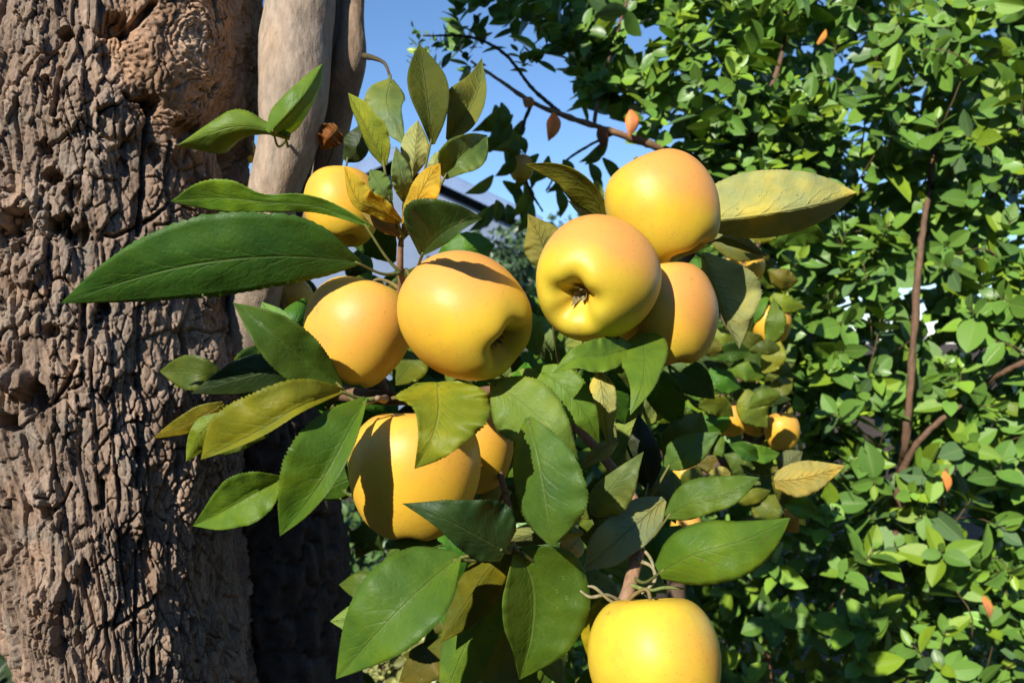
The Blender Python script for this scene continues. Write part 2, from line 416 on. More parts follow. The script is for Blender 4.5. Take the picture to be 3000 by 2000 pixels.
def build_trunk():
    zlo = CZ - 1080 / F * 0.80; zhi = CZ + 1060 / F * 0.80
    zz = np.concatenate([np.linspace(-0.03, zlo, 60, endpoint=False), np.linspace(zlo, zhi, 980, endpoint=False), np.linspace(zhi, 2.75, 60)])
    tt = np.concatenate([np.linspace(-math.pi, -1.5, 40, endpoint=False), np.linspace(-1.5, 1.75, 560, endpoint=False), np.linspace(1.75, math.pi, 36, endpoint=False)])
    TH, Z = np.meshgrid(tt, zz)
    cx = trunk_cx(Z); a = trunk_a(Z)
    U = TH * 0.15
    # burl: distance field
    bth, bz = trunk_uv(520, 130); bu = bth * 0.15
    bd = np.sqrt(((U - bu) / 0.062) ** 2 + ((Z - bz) / 0.085) ** 2)
    burl = sstep(1.15, 0.75, bd + 0.25 * fbm(U * 40, Z * 40, 90, 3))
    # bark flows round the burl
    sw = np.exp(-(bd / 1.5) ** 2)
    wu = U + 0.010 * fbm(U * 28, Z * 16, 3, 4) - 0.028 * sw * np.sign(U - bu) * np.clip(np.abs(U - bu) / 0.06, 0, 1) + 0.07 * (Z - bz) * sw
    wv = Z + 0.022 * fbm(U * 30, Z * 20, 8, 4)
    f1, f2, idA, ox, oy = worley(wu / 0.0088, wv / 0.0255, 1, 0.95, True)
    dvar = 0.25 + 0.75 * sstep(-0.10, 0.12, fbm(U * 40 + 2, Z * 22, 88, 3))
    crA = sstep(0.01, 0.105, f2 - f1)
    f1b, f2b, idB = worley(wu / 0.0044 + 3.3, wv / 0.0105, 2, 0.95)
    crB = sstep(0.01, 0.28, f2b - f1b)
    f1c, f2c, idC, cx_, cy_ = worley(wu / 0.032 + 1.7, wv / 0.080 + 0.3, 5, 0.95, True)
    crC = sstep(0.0, 0.07, f2c - f1c)
    # fissures: long vertical cracks along warped lines
    wl_ = wu / 0.026 + 1.5 * fbm(U * 8, Z * 7, 44, 4)
    fis = np.abs(wl_ - np.floor(wl_) - 0.5) * 0.026
    fmask = sstep(0.04, 0.14, fbm(U * 20 + 5, Z * 8, 51, 3) + 0.02)
    fiss = (1 - sstep(0.0005, 0.0026, fis)) * fmask
    h = 0.0066 * crA * dvar + (idA - 0.5) * 0.0036 * crA + 0.0017 * crB * (0.25 + 0.75 * dvar) + (idB - 0.5) * 0.0011
    h += (idC - 0.5) * 0.0034 * crC + 0.0030 * crC
    # plates lift like shingles: the lower right lip of each stands proud
    h += 0.0026 * (0.8 * ox - 0.55 * oy) + 0.0030 * (0.7 * cx_ - 0.6 * cy_)
    h -= 0.0050 * fiss
    fine = 0.0016 * fbm(U * 420, Z * 220, 61, 3) + 0.0020 * fbm(U * 150, Z * 60, 65, 3)
    h += fine
    # pits
    g1, g2, gid = worley(wu / 0.030 + 9.1, wv / 0.045, 77, 0.9)
    h -= 0.008 * (1 - sstep(0.09, 0.17, g1 + 0.45 * fbm(U * 150, Z * 100, 78, 4))) * (gid > 0.66)
    # the burl's own finer, swirling grain
    ang = np.arctan2(Z - bz, U - bu); rr = bd + 0.35 * fbm(U * 55, Z * 45, 23, 4)
    q1, q2, qid = worley(rr * 9.0 + 1.1 * fbm(U * 90, Z * 90, 19, 3), ang * 2.6 + 2.2 * fbm(U * 45, Z * 45, 29, 3), 15, 0.95)
    hb = 0.0026 * (np.abs(np.sin((rr * 5.5 + 1.6 * fbm(U * 60, Z * 60, 19, 4)) * 3.1416 * 2)) ** 0.6) + 0.0012 * sstep(0.0, 0.35, q2 - q1) + 0.011 * fbm(U * 75, Z * 65, 33, 5)
    wv2 = np.abs(fbm(U * 60 + 9, Z * 50, 71, 3)); hb -= 0.0055 * (1 - sstep(0.0, 0.014, wv2)) * (fbm(U * 25, Z * 25, 72, 2) > 0.0)
    h = h * (1 - burl) + hb * burl
    h += 0.016 * sstep(1.25, 0.2, bd) + 0.004 * np.exp(-((bd - 1.08) / 0.10) ** 2)
    # hollow under the burl on the shaded flank
    def spot(px, py, ru, rz):
        t0, z0 = trunk_uv(px, py)
        return np.sqrt(((U - t0 * 0.15) / ru) ** 2 + ((Z - z0) / rz) ** 2)
    h -= 0.026 * sstep(1.0, 0.15, spot(662, 500, 0.022, 0.045))
    crk = spot(420, 120, 0.012, 0.012)
    wob = 1.1 * fbm(U * 190, Z * 120, 80, 4)
    for (px, py, r, dep) in [(198, 108, 0.0062, 0.02), (175, 660, 0.010, 0.018), (60, 655, 0.013, 0.02), (235, 690, 0.011, 0.02), (20, 700, 0.012, 0.018),
                             (155, 520, 0.008, 0.018), (345, 95, 0.012, 0.016), (425, 315, 0.008, 0.015), (25, 1240, 0.009, 0.02), (150, 970, 0.007, 0.014),
                             (300, 900, 0.007, 0.014), (110, 1170, 0.013, 0.014), (520, 395, 0.012, 0.010), (240, 1860, 0.008, 0.012), (150, 1500, 0.008, 0.014)]:
        h -= dep * sstep(0.95, 0.65, spot(px, py, r * 1.1, r * 1.1) + wob)
    for (px, py, r, hh) in [(60, 1118, 0.0125, 0.016), (292, 308, 0.0065, 0.008), (216, 1668, 0.0088, 0.009), (55, 700, 0.010, 0.008), (395, 1535, 0.0065, 0.007),
                            (175, 1735, 0.010, 0.008), (455, 1690, 0.010, 0.008), (120, 1440, 0.012, 0.010), (90, 800, 0.013, 0.008), (165, 1845, 0.014, 0.008)]:
        h += hh * sstep(1.0, 0.55, spot(px, py, r, r * 1.25) + wob * 0.6)
    # deep crevices seen one by one
    wig = 0.0035 * fbm(U * 90, Z * 70, 205, 3)
    for (pl, dep, wd) in [([(292, 112), (345, 108), (392, 78), (432, 28)], .014, 1.5), ([(428, 330), (415, 420), (412, 540), (400, 690)], .013, 1.1), ([(640, 15), (630, 95)], .010, .9),
                          ([(690, 170), (682, 250)], .009, .8), ([(478, 425), (470, 520)], .010, .9), ([(478, 600), (430, 645), (398, 665)], .009, .8), ([(355, 280), (372, 300), (425, 300)], .009, .9),
                          ([(182, 205), (172, 300), (165, 345)], .010, .9), ([(310, 690), (330, 695), (392, 668)], .009, .8), ([(245, 890), (245, 990), (238, 1030)], .011, 1.1),
                          ([(150, 1190), (205, 1120), (225, 1060)], .010, 1.0), ([(240, 1090), (240, 1125), (205, 1140)], .008, .8), ([(395, 1220), (405, 1330), (392, 1420)], .010, .9),
                          ([(300, 1410), (302, 1480), (285, 1485)], .011, 1.2), ([(212, 1415), (190, 1470), (160, 1495)], .010, 1.0), ([(395, 1610), (392, 1740), (400, 1960)], .010, .9),
                          ([(455, 1740), (500, 1715), (510, 1660)], .010, .9), ([(455, 1880), (460, 1960)], .013, 1.3), ([(560, 700), (562, 640)], .008, .8), ([(520, 960), (545, 1060), (540, 1150)], .010, 1.0)]:
        q = [trunk_uv(*p) for p in pl]; d = np.full(U.shape, 9.0)
        for (t0, z0), (t1, z1) in zip(q[:-1], q[1:]):
            ax_, az_, bx_, bz_ = t0 * .15, z0, t1 * .15, z1; L2 = (bx_ - ax_) ** 2 + (bz_ - az_) ** 2
            tt_ = np.clip(((U - ax_) * (bx_ - ax_) + (Z - az_) * (bz_ - az_)) / L2, 0, 1)
            d = np.minimum(d, np.sqrt((U - ax_ - tt_ * (bx_ - ax_)) ** 2 + (Z - az_ - tt_ * (bz_ - az_)) ** 2))
        h -= dep * (1 - sstep(0.0008 * wd, 0.0026 * wd, d + wig))
    front = sstep(-1.75, -1.5, TH) * sstep(2.2, 1.7, TH)
    h = h * (0.35 + 0.65 * front)
    flute = 0.004 * fbm(TH * 1.6 + 5, Z * 2.0, 101, 2) * 2
    rad = h + flute
    X = cx + (a + rad) * np.sin(TH); Y = YC - (DEPTH + rad) * np.cos(TH)
    V = np.stack([X, Y, Z], axis=-1).reshape(-1, 3)
    # colour: plate to plate, lichen-grey to red-brown; the burl is barer and warmer
    k = 0.66 + 0.40 * idA + 0.30 * idB + 1.1 * fbm(U * 30, Z * 22, 120, 4)
    base = np.array([0.285, 0.214, 0.158])[None, None, :] * k[..., None]
    red = sstep(-0.05, 0.2, fbm(U * 18, Z * 10, 130, 3))[..., None]
    base = base * (1 - 0.25 * red) + base * np.array([1.06, 0.90, 0.80]) * 0.25 * red
    lic = sstep(0.06, 0.2, fbm(U * 55 + 4, Z * 40, 151, 4))[..., None] * 0.45
    base = base * (1 - lic) + np.array([0.27, 0.245, 0.20]) * lic
    bare = np.array([0.46, 0.30, 0.19])[None, None, :] * (0.75 + 1.2 * fbm(U * 45, Z * 35, 140, 4) + 0.25 * qid)[..., None]
    lb = sstep(1.0, 0.2, spot(530, 130, 0.024, 0.034) + wob)[..., None]
    bare = bare * (1 - 0.6 * lb) + np.array([0.66, 0.50, 0.35]) * 0.6 * lb
    col = base * (1 - burl[..., None]) + bare * burl[..., None]
    me = new_mesh('trunk', V - TREE_LOC, grid_faces(len(zz), len(tt), True), [M_BARK], cols={'topcol': np.clip(col.reshape(-1, 3), 0.02, 0.9)})
    return link('trunk', me, apple_tree, TREE_LOC)
trunk = build_trunk()

# side stem of the trunk on its shaded flank
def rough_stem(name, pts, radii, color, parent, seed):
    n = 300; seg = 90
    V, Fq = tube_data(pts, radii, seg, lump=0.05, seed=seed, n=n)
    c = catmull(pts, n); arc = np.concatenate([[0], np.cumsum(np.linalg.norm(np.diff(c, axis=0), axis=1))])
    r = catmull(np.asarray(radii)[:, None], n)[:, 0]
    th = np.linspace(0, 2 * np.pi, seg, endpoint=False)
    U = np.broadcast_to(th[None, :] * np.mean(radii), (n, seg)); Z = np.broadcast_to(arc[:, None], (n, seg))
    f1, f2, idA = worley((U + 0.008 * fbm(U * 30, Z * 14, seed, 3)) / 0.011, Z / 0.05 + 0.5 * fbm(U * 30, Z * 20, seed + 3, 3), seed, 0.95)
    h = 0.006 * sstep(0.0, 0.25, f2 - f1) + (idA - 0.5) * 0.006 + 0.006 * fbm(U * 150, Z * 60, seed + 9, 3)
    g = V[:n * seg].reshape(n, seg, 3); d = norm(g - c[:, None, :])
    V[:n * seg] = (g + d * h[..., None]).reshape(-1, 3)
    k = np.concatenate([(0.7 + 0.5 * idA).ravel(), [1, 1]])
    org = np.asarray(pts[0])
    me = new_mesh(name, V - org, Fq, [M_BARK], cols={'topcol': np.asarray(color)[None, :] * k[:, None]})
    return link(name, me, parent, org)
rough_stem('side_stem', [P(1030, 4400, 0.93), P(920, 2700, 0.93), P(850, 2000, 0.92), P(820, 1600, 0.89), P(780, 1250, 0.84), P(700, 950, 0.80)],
           [0.11, 0.088, 0.076, 0.068, 0.050, 0.035], (0.11, 0.09, 0.075), apple_tree, 41)  # bark darkened so the flank's shade sits in the colour

# smooth grey limbs
GREY = (0.42, 0.335, 0.25)
limb_a = tube('limb', [P(690, 1150, 0.80), P(740, 900, 0.76), P(782, 680, 0.73), P(804, 545, 0.72), P(842, 420, 0.72), P(858, 290, 0.72), P(868, 120, 0.73), P(886, -60, 0.74), P(930, -700, 0.80), P(990, -1500, 0.86)],
              np.array([90, 76, 70, 73, 84, 99, 104, 101, 92, 74]) / F * 0.73, GREY, M_LIMB, apple_tree, 48, 0.09, 3, 220)
limb_b = tube('limb', [P(900, 760, 0.80), P(960, 480, 0.79), P(985, 350, 0.78), P(1003, 260, 0.77), P(1024, 165, 0.76), P(1030, 60, 0.76), P(1036, -60, 0.77), P(1075, -700, 0.80)],
              np.array([40, 42, 44, 50, 50, 36, 36, 30]) / F * 0.77, (0.33, 0.24, 0.16), M_LIMB, apple_tree, 32, 0.10, 7, 110)
limb_c = tube('limb', [P(800, 980, 0.90), P(900, 640, 0.92), P(945, 360, 0.92), P(985, 100, 0.92), P(1000, -300, 0.95)],
              np.array([50, 46, 44, 42, 36]) / F * 0.92, (0.20, 0.15, 0.11), M_TWIG, apple_tree, 24, 0.08, 8, 80)

# ------------------------------------------------------------------ twigs of the apple tree
TW = (0.23, 0.145, 0.085); TWG = (0.22, 0.22, 0.07)
BR = {}
def twig(key, pts, radii_px, col=TW, seg=10, parent=apple_tree, name='branch'):
    p = [P(*q) for q in pts]
    r = [rp / F * q[2] for rp, q in zip(radii_px, pts)]
    BR[key] = tube(name, p, r, col, M_TWIG, parent, seg, 0.18, len(BR) + 3)
    return BR[key]
twig('main', [(720, 1130, .80), (900, 1140, .66), (1130, 1165, .585), (1330, 1160, .60), (1560, 1120, .62), (1750, 1010, .635), (1930, 850, .64), (2060, 700, .635), (2110, 620, .63)],
     [34, 26, 21, 19, 18, 16, 14, 11, 8])
twig('spurA', [(1130, 1165, .585), (1100, 1010, .62), (1140, 900, .60), (1176, 848, .562), (1172, 780, .548), (1176, 700, .54), (1186, 655, .54)], [14, 13, 13, 12, 10, 8, 5], (0.34, 0.20, 0.12))
twig('lower', [(1560, 1120, .62), (1690, 1250, .60), (1800, 1380, .575), (1872, 1500, .55), (1868, 1610, .525), (1852, 1690, .51), (1826, 1772, .50)], [14, 14, 15, 17, 20, 20, 22], (0.36, 0.22, 0.13))
twig('low_left', [(1330, 1160, .60), (1440, 1330, .60), (1490, 1480, .56), (1500, 1580, .49), (1515, 1610, .465)], [12, 11, 10, 9, 7])
twig('spurB', [(1130, 1165, .585), (1125, 1170, .52), (1105, 1166, .455)], [12, 12, 8], (0.36, 0.26, 0.17))
twig('up_left', [(782, 640, .73), (900, 700, .70), (1010, 740, .68)], [18, 14, 9])
twig('hang', [(1068, 165, .745), (1100, 172, .70), (1128, 188, .66), (1143, 225, .64)], [10, 7, 5, 4], (0.10, 0.09, 0.05))

# ------------------------------------------------------------------ apple leaves traced one by one
DARK = (0.036, 0.115, 0.026); MID = (0.072, 0.180, 0.026); LIGHT = (0.140, 0.270, 0.045); YG = (0.24, 0.30, 0.03)
YEL = (0.46, 0.36, 0.025); OLI = (0.15, 0.20, 0.02); PALE = (0.42, 0.46, 0.18); GREYG = (0.12, 0.20, 0.085); BRN = (0.17, 0.085, 0.03); YPALE = (0.40, 0.38, 0.13)
LEAFN = [0]
def leaf(mid, wl, wr, dl=0.25, dr=0.25, top=MID, und=None, side='top', curl=0.0, wav=0.06, att=None, parent='main', teeth=0.045, Nn=76, M=6, th=0.00022, name='leaf', pet=(0.16, 0.17, 0.05)):
    """mid: midrib pixels from base to tip with distance; wl, wr: half widths in pixels on either side; dl, dr: how steeply each half leans away"""
    LEAFN[0] += 1; sd = LEAFN[0]
    if teeth > 0: dl *= 1.45; dr *= 1.45; wav *= 1.3
    rr = random.Random(sd * 7 + 1)
    und = und or tuple(0.45 * p + 0.55 * t * 1.9 for p, t in zip((0.30, 0.34, 0.13), top))
    c = catmull([P(*q) for q in mid], Nn + 1)
    # resample to equal arc
    arc = np.concatenate([[0], np.cumsum(np.linalg.norm(np.diff(c, axis=0), axis=1))]); s = np.linspace(0, 1, Nn + 1)
    c = np.stack([np.interp(s * arc[-1], arc, c[:, k]) for k in range(3)], axis=1)
    Vd = norm(c - np.array([0, 0, CZ]))
    c = c + Vd * (arc[-1] * 0.035 * np.sin(s * rr.uniform(4.0, 8.0) + rr.uniform(0, 6.28)) * s)[:, None]
    T = norm(np.gradient(c, axis=0))
    Lf = norm(np.cross(T, Vd))
    px2m = (c[:, 1] / F)
    WLm = interp_w(wl, Nn + 1) * px2m; WRm = interp_w(wr, Nn + 1) * px2m
    saw = np.where(np.arange(Nn + 1) % 2 == 0, 1.0, -1.0) * teeth * 0.62 * np.array([rr.uniform(0.1, 1.2) for _ in range(Nn + 1)]) + np.array([rr.uniform(-.5, .5) for _ in range(Nn + 1)]) * teeth * 0.5
    j = np.arange(-M, M + 1); t = j / M
    pos = np.zeros((Nn + 1, 2 * M + 1, 3))
    f1 = rr.uniform(2.2, 3.6); p1 = rr.uniform(0, 6.28); p2 = rr.uniform(0, 6.28)
    for k, tk in enumerate(t):
        a = abs(tk); W = WLm if tk > 0 else WRm; sl = dl if tk > 0 else dr
        lat = a * W * (1 + (saw if a == 1 else 0)); 
        wv = wav * (np.sin(s * 6.28 * f1 + (p1 if tk > 0 else p2)) + 0.6 * np.sin(s * 6.28 * f1 * 2.3 + p2)) * a * a
        und2 = 0.20 * (vnoise(s * 4.0 + sd, 0 * s + tk * 1.3 + 5, sd) - 0.5) * 2 * a ** 0.7
        vein = 0.012 * np.sin((s * 9.0 - a ** 0.8 * 2.6) * 6.28) * a * (1 - a) * 4
        dep = W * (sl * a + curl * a * a + wv + und2 + vein) * np.ones(Nn + 1)
        pos[:, k, :] = c + Lf * (np.sign(tk) * lat)[:, None] + Vd * dep[:, None]
    dS = np.gradient(pos, axis=0); dT = np.gradient(pos, axis=1)
    nn = norm(np.cross(dS, dT))
    if np.mean(np.sum(nn * Vd[:, None, :], axis=-1)) > 0: nn = -nn
    fr = pos + nn * th / 2; bk = pos - nn * th / 2
    n1, m1 = Nn + 1, 2 * M + 1
    # midrib stands out on the underside
    ridge = np.exp(-(t / 0.13) ** 2)[None, :, None] * (0.0009 * (1 - 0.75 * s))[:, None, None]
    if side == 'top': bk -= nn * ridge; fr -= nn * ridge * 0.5
    else: fr += nn * ridge; bk += nn * ridge * 0.5
    V = np.vstack([fr.reshape(-1, 3), bk.reshape(-1, 3)])
    q = n1 * m1
    Ff = grid_faces(n1, m1)[:, ::-1]; Fb = grid_faces(n1, m1, off=q)
    # orient: front faces must look to the camera
    fa = Ff[len(Ff) // 2]; nrm = np.cross(V[fa[1]] - V[fa[0]], V[fa[2]] - V[fa[0]])
    if np.dot(nrm, Vd[Nn // 2]) > 0: Ff = Ff[:, ::-1]; Fb = Fb[:, ::-1]
    rim = []
    for i in range(Nn):
        for e in (0, m1 - 1):
            a0, a1 = i * m1 + e, (i + 1) * m1 + e
            rim.append([a0, a1, a1 + q, a0 + q] if e else [a1, a0, a0 + q, a1 + q])
    Fa = np.vstack([Ff, Fb, np.array(rim)])
    ti, ui = (0, 1) if side == 'top' else (1, 0)
    midx = np.concatenate([np.full(len(Ff), ti), np.full(len(Fb), ui), np.full(len(rim), 1)])
    SS, TT = np.meshgrid(s, t * 0.5 + 0.5, indexing='ij'); uv = np.stack([SS, TT], -1).reshape(-1, 2); uv = np.vstack([uv, uv])
    org = c[0]
    # yellowing toward the edge and from the tip differs from leaf to leaf
    var = rr.uniform(0.9, 1.12); yel = rr.uniform(0.0, 0.22)
    edge = (np.abs(t)[None, :] ** 3 * (0.3 + 0.7 * s[:, None])).reshape(-1); edge = np.concatenate([edge, edge])[:, None] * yel
    tc = np.asarray(top)[None, :] * np.array([1.42, 1.22, 0.85]) * var * (1 - edge) + np.array([0.20, 0.22, 0.03]) * edge
    me = new_mesh('leaf', V - org, Fa, [M_LTOP, M_LUND], midx, True, uv, {'topcol': tc, 'undcol': np.asarray(und) * var})
    par = BR[parent] if isinstance(parent, str) else parent
    lo = link(name, me, par, org)
    if att is not None:
        e = P(*att); mp = (org + e) / 2 + np.array([0, 0.0, -0.12 * np.linalg.norm(org - e)])
        V2, F2 = tube_data([org + T[0] * 0.004, mp, e], [0.0009, 0.0010, 0.0014], 8, lump=0.05, seed=sd, n=12)
        link('petiole', new_mesh('petiole', V2 - org, F2, [M_TWIG], cols={'topcol': np.array(pet)}), lo, org) if par is apple_tree else \
            link('petiole', new_mesh('petiole', V2 - org, F2, [M_TWIG], cols={'topcol': np.array(pet)}), par, org)
    return lo

A_ = (1174, 800, .548); A2_ = (1178, 700, .54); B_ = (1108, 1167, .46)
# --- spur above the pair of apples
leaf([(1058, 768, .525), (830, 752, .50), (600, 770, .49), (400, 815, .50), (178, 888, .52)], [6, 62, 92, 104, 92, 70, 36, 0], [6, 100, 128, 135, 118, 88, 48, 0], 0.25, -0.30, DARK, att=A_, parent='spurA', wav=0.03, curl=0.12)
leaf([(1085, 662, .535), (930, 606, .535), (770, 592, .54), (640, 580, .55), (500, 590, .565)], [5, 14, 22, 30, 42, 28, 0], [5, 22, 30, 24, 52, 44, 0], 0.5, -0.5, MID, att=A_, parent='spurA', wav=0.12)
leaf([(850, 402, .64), (770, 378, .635), (690, 372, .63), (600, 395, .63), (520, 426, .64)], [10, 14, 36, 66, 40, 0], [12, 22, 50, 30, 12, 0], 0.3, 0.15, LIGHT, (0.22, 0.30, 0.10), att=(838, 412, .692), parent='up_left', curl=0.5)
leaf([(790, 392, .63), (850, 330, .62), (905, 262, .625), (946, 186, .64)], [15, 42, 44, 36, 22, 0], [10, 45, 40, 30, 20, 0], 0.2, 1.6, (0.09, 0.20, 0.04), att=(838, 412, .692), parent='up_left', curl=0.5)
leaf([(1266, 424, .53), (1258, 350, .525), (1245, 250, .53), (1228, 128, .55)], [5, 26, 46, 48, 30, 0], [8, 48, 66, 60, 34, 0], -0.55, -0.5, (0.10, 0.13, 0.015), (0.075, 0.095, 0.012), att=A2_, parent='spurA', side='under', wav=0.03, teeth=0.01)
leaf([(1310, 410, .56), (1362, 340, .56), (1400, 260, .57), (1412, 170, .585)], [5, 48, 74, 58, 26, 0], [8, 34, 36, 26, 12, 0], -0.5, -0.9, OLI, (0.17, 0.20, 0.04), att=A2_, parent='spurA', side='under', wav=0.05, teeth=0.01)
leaf([(1145, 232, .62), (1135, 300, .60), (1160, 370, .59), (1188, 428, .585)], [8, 46, 50, 34, 20, 0], [8, 48, 66, 56, 32, 0], 0.3, 0.2, GREYG, att=(1143, 222, .64), parent='hang')
leaf([(1128, 486, .545), (1105, 430, .54), (1066, 352, .54), (1020, 272, .55)], [6, 26, 26, 20, 14, 0], [6, 38, 48, 36, 26, 0], 1.3, -0.7, (0.15, 0.22, 0.02), YG, att=A2_, parent='spurA', side='under')
leaf([(1208, 516, .555), (1215, 450, .55), (1225, 352, .56)], [6, 30, 42, 38, 24, 0], [6, 30, 40, 36, 20, 0], 0.2, 0.3, LIGHT, PALE, side='under', att=A2_, parent='spurA')
leaf([(1300, 520, .53), (1340, 468, .525), (1390, 425, .53), (1428, 396, .54)], [10, 50, 56, 44, 26, 0], [10, 36, 56, 58, 40, 0], -0.35, -0.2, (0.085, 0.17, 0.055), att=A2_, parent='spurA', curl=-0.2)
leaf([(1184, 592, .53), (1178, 520, .52), (1160, 428, .53)], [5, 24, 30, 26, 14, 0], [5, 26, 30, 26, 12, 0], -0.5, 0.6, (0.14, 0.23, 0.10), att=A2_, parent='spurA', wav=0.16)
leaf([(1148, 588, .52), (1118, 550, .515), (1084, 496, .525)], [5, 24, 28, 20, 0], [5, 26, 34, 26, 0], -0.4, 0.4, (0.10, 0.19, 0.07), att=A2_, parent='spurA', wav=0.16)
leaf([(1258, 520, .535), (1275, 480, .53), (1292, 438, .535)], [4, 18, 16, 0], [4, 18, 18, 0], 0.3, 0.3, (0.22, 0.30, 0.16), att=A2_, parent='spurA')
leaf([(1184, 664, .525), (1216, 596, .515), (1250, 532, .51), (1290, 478, .52)], [6, 24, 30, 32, 22, 0], [6, 30, 46, 48, 30, 0], 0.3, -0.35, YEL, (0.50, 0.40, 0.04), att=(1178, 700, .54), parent='spurA', side='under')
leaf([(1176, 650, .52), (1110, 612, .51), (1050, 585, .51), (1008, 488, .52)], [6, 26, 24, 20, 12, 0], [6, 28, 40, 46, 28, 0], 0.5, -0.5, YG, YEL, att=(1178, 700, .54), parent='spurA', side='under', wav=0.14)
leaf([(1176, 692, .53), (1120, 655, .53), (1045, 600, .54)], [5, 20, 22, 14, 0], [5, 24, 28, 16, 0], 0.2, 0.5, (0.30, 0.22, 0.04), (0.34, 0.24, 0.05), side='under', att=(1178, 720, .545), parent='spurA')
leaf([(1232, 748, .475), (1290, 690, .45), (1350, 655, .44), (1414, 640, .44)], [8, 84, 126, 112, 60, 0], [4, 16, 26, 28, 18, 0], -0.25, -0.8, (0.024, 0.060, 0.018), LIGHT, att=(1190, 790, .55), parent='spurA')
leaf([(990, 372, .72), (965, 400, .715), (940, 440, .72)], [20, 40, 30, 0], [16, 36, 26, 0], 0.5, 0.2, BRN, (0.20, 0.10, 0.04), parent='up_left', att=(960, 480, .74), wav=0.25)
leaf([(1010, 470, .70), (1050, 430, .69), (1075, 340, .70)], [10, 40, 45, 20, 0], [10, 30, 30, 18, 0], 0.3, 0.3, (0.03, 0.06, 0.03), parent='up_left', att=(1005, 600, .70))
# --- left of the pair
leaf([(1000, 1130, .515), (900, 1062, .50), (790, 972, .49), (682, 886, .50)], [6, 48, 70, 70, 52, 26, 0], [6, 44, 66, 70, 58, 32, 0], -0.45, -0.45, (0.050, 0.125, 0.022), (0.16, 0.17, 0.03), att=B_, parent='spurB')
leaf([(1010, 1142, .45), (880, 1190, .42), (760, 1262, .415), (588, 1346, .43)], [4, 12, 17, 18, 16, 10, 0], [6, 50, 84, 104, 108, 88, 0], -1.2, -0.25, OLI, YG, side='top', att=B_, parent='spurB', curl=0.2)
leaf([(640, 1215, .55), (590, 1270, .55), (545, 1352, .555)], [10, 38, 40, 26, 0], [10, 34, 30, 18, 0], 0.2, 0.3, (0.10, 0.19, 0.03), att=(760, 1150, .60), parent='main')
leaf([(655, 1182, .57), (560, 1236, .57), (448, 1284, .58)], [8, 26, 28, 16, 0], [8, 32, 30, 18, 0], 0.4, -0.2, (0.14, 0.16, 0.02), att=(780, 1145, .66), parent='main')
leaf([(620, 1062, .64), (565, 1092, .64), (510, 1136, .645)], [8, 34, 30, 16, 0], [8, 30, 30, 16, 0], 0.0, 0.0, (0.14, 0.25, 0.09), att=(760, 1110, .70), parent='main')
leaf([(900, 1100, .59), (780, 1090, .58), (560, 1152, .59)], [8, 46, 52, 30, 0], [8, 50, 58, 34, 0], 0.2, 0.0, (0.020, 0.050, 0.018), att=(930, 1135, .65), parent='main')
leaf([(1072, 1164, .45), (1010, 1290, .43), (930, 1430, .42), (820, 1570, .43)], [5, 20, 32, 34, 30, 20, 0], [6, 78, 118, 128, 112, 66, 0], -0.9, -0.2, (0.060, 0.150, 0.018), att=B_, parent='spurB', curl=0.1)
leaf([(830, 1400, .55), (740, 1448, .54), (650, 1500, .54), (564, 1540, .55)], [8, 60, 72, 56, 32, 0], [8, 56, 74, 60, 30, 0], -0.6, -0.55, (0.080, 0.180, 0.022), att=(980, 1180, .62), parent='main')
# --- between the apples and right of them
leaf([(1282, 1118, .45), (1285, 1200, .425), (1262, 1290, .412), (1214, 1374, .415)], [60, 122, 146, 138, 92, 46, 0], [60, 122, 92, 66, 48, 26, 0], -0.25, -0.25, (0.14, 0.205, 0.020), YG, att=(1260, 1160, .59), parent='main', wav=0.10)
leaf([(1440, 1118, .505), (1540, 1190, .485), (1620, 1270, .475), (1696, 1352, .485)], [8, 56, 84, 86, 66, 34, 0], [8, 76, 110, 104, 70, 34, 0], 0.2, 0.3, (0.125, 0.235, 0.060), att=(1400, 1150, .60), parent='main')
leaf([(1548, 1222, .47), (1578, 1350, .45), (1600, 1480, .445), (1616, 1602, .455)], [10, 58, 96, 118, 122, 78, 0], [8, 52, 78, 86, 80, 52, 0], -0.25, 0.85, (0.062, 0.145, 0.032), att=(1480, 1130, .61), parent='main')
leaf([(1566, 1080, .51), (1650, 1130, .495), (1720, 1220, .495), (1756, 1300, .505)], [8, 44, 56, 44, 22, 0], [8, 60, 76, 56, 26, 0], 0.1, -0.2, (0.09, 0.20, 0.03), att=(1560, 1115, .61), parent='main')
leaf([(1756, 1084, .535), (1768, 1180, .525), (1786, 1314, .53)], [8, 36, 40, 30, 14, 0], [8, 34, 34, 24, 12, 0], 0.2, 0.4, LIGHT, (0.38, 0.40, 0.15), side='under', att=(1760, 1020, .62), parent='main')
leaf([(1810, 1290, .56), (1760, 1320, .55), (1700, 1372, .55)], [6, 26, 22, 0], [6, 20, 18, 0], 0.2, 0.2, (0.10, 0.12, 0.05), side='under', att=(1800, 1250, .60), parent='lower')
leaf([(1858, 1018, .50), (1770, 1040, .475), (1690, 1048, .465), (1618, 1094, .47)], [6, 34, 44, 46, 26, 0], [6, 44, 52, 48, 24, 0], -1.0, 0.35, (0.085, 0.19, 0.03), att=(1840, 940, .63), parent='main', wav=0.12)
leaf([(1884, 968, .525), (1890, 1050, .475), (1880, 1130, .455), (1846, 1216, .45)], [14, 58, 66, 58, 36, 0], [10, 50, 84, 76, 40, 0], 0.15, 0.2, (0.10, 0.205, 0.03), att=(1880, 900, .635), parent='main', wav=0.10)
leaf([(1980, 655, .61), (2100, 645, .605), (2250, 626, .60), (2400, 596, .60), (2512, 564, .61)], [10, 92, 128, 128, 108, 66, 0], [6, 30, 62, 72, 64, 38, 0], 0.30, 0.9, (0.11, 0.17, 0.03), (0.44, 0.48, 0.19), side='under', att=(2085, 665, .633), parent='main', wav=0.04, teeth=0.012)
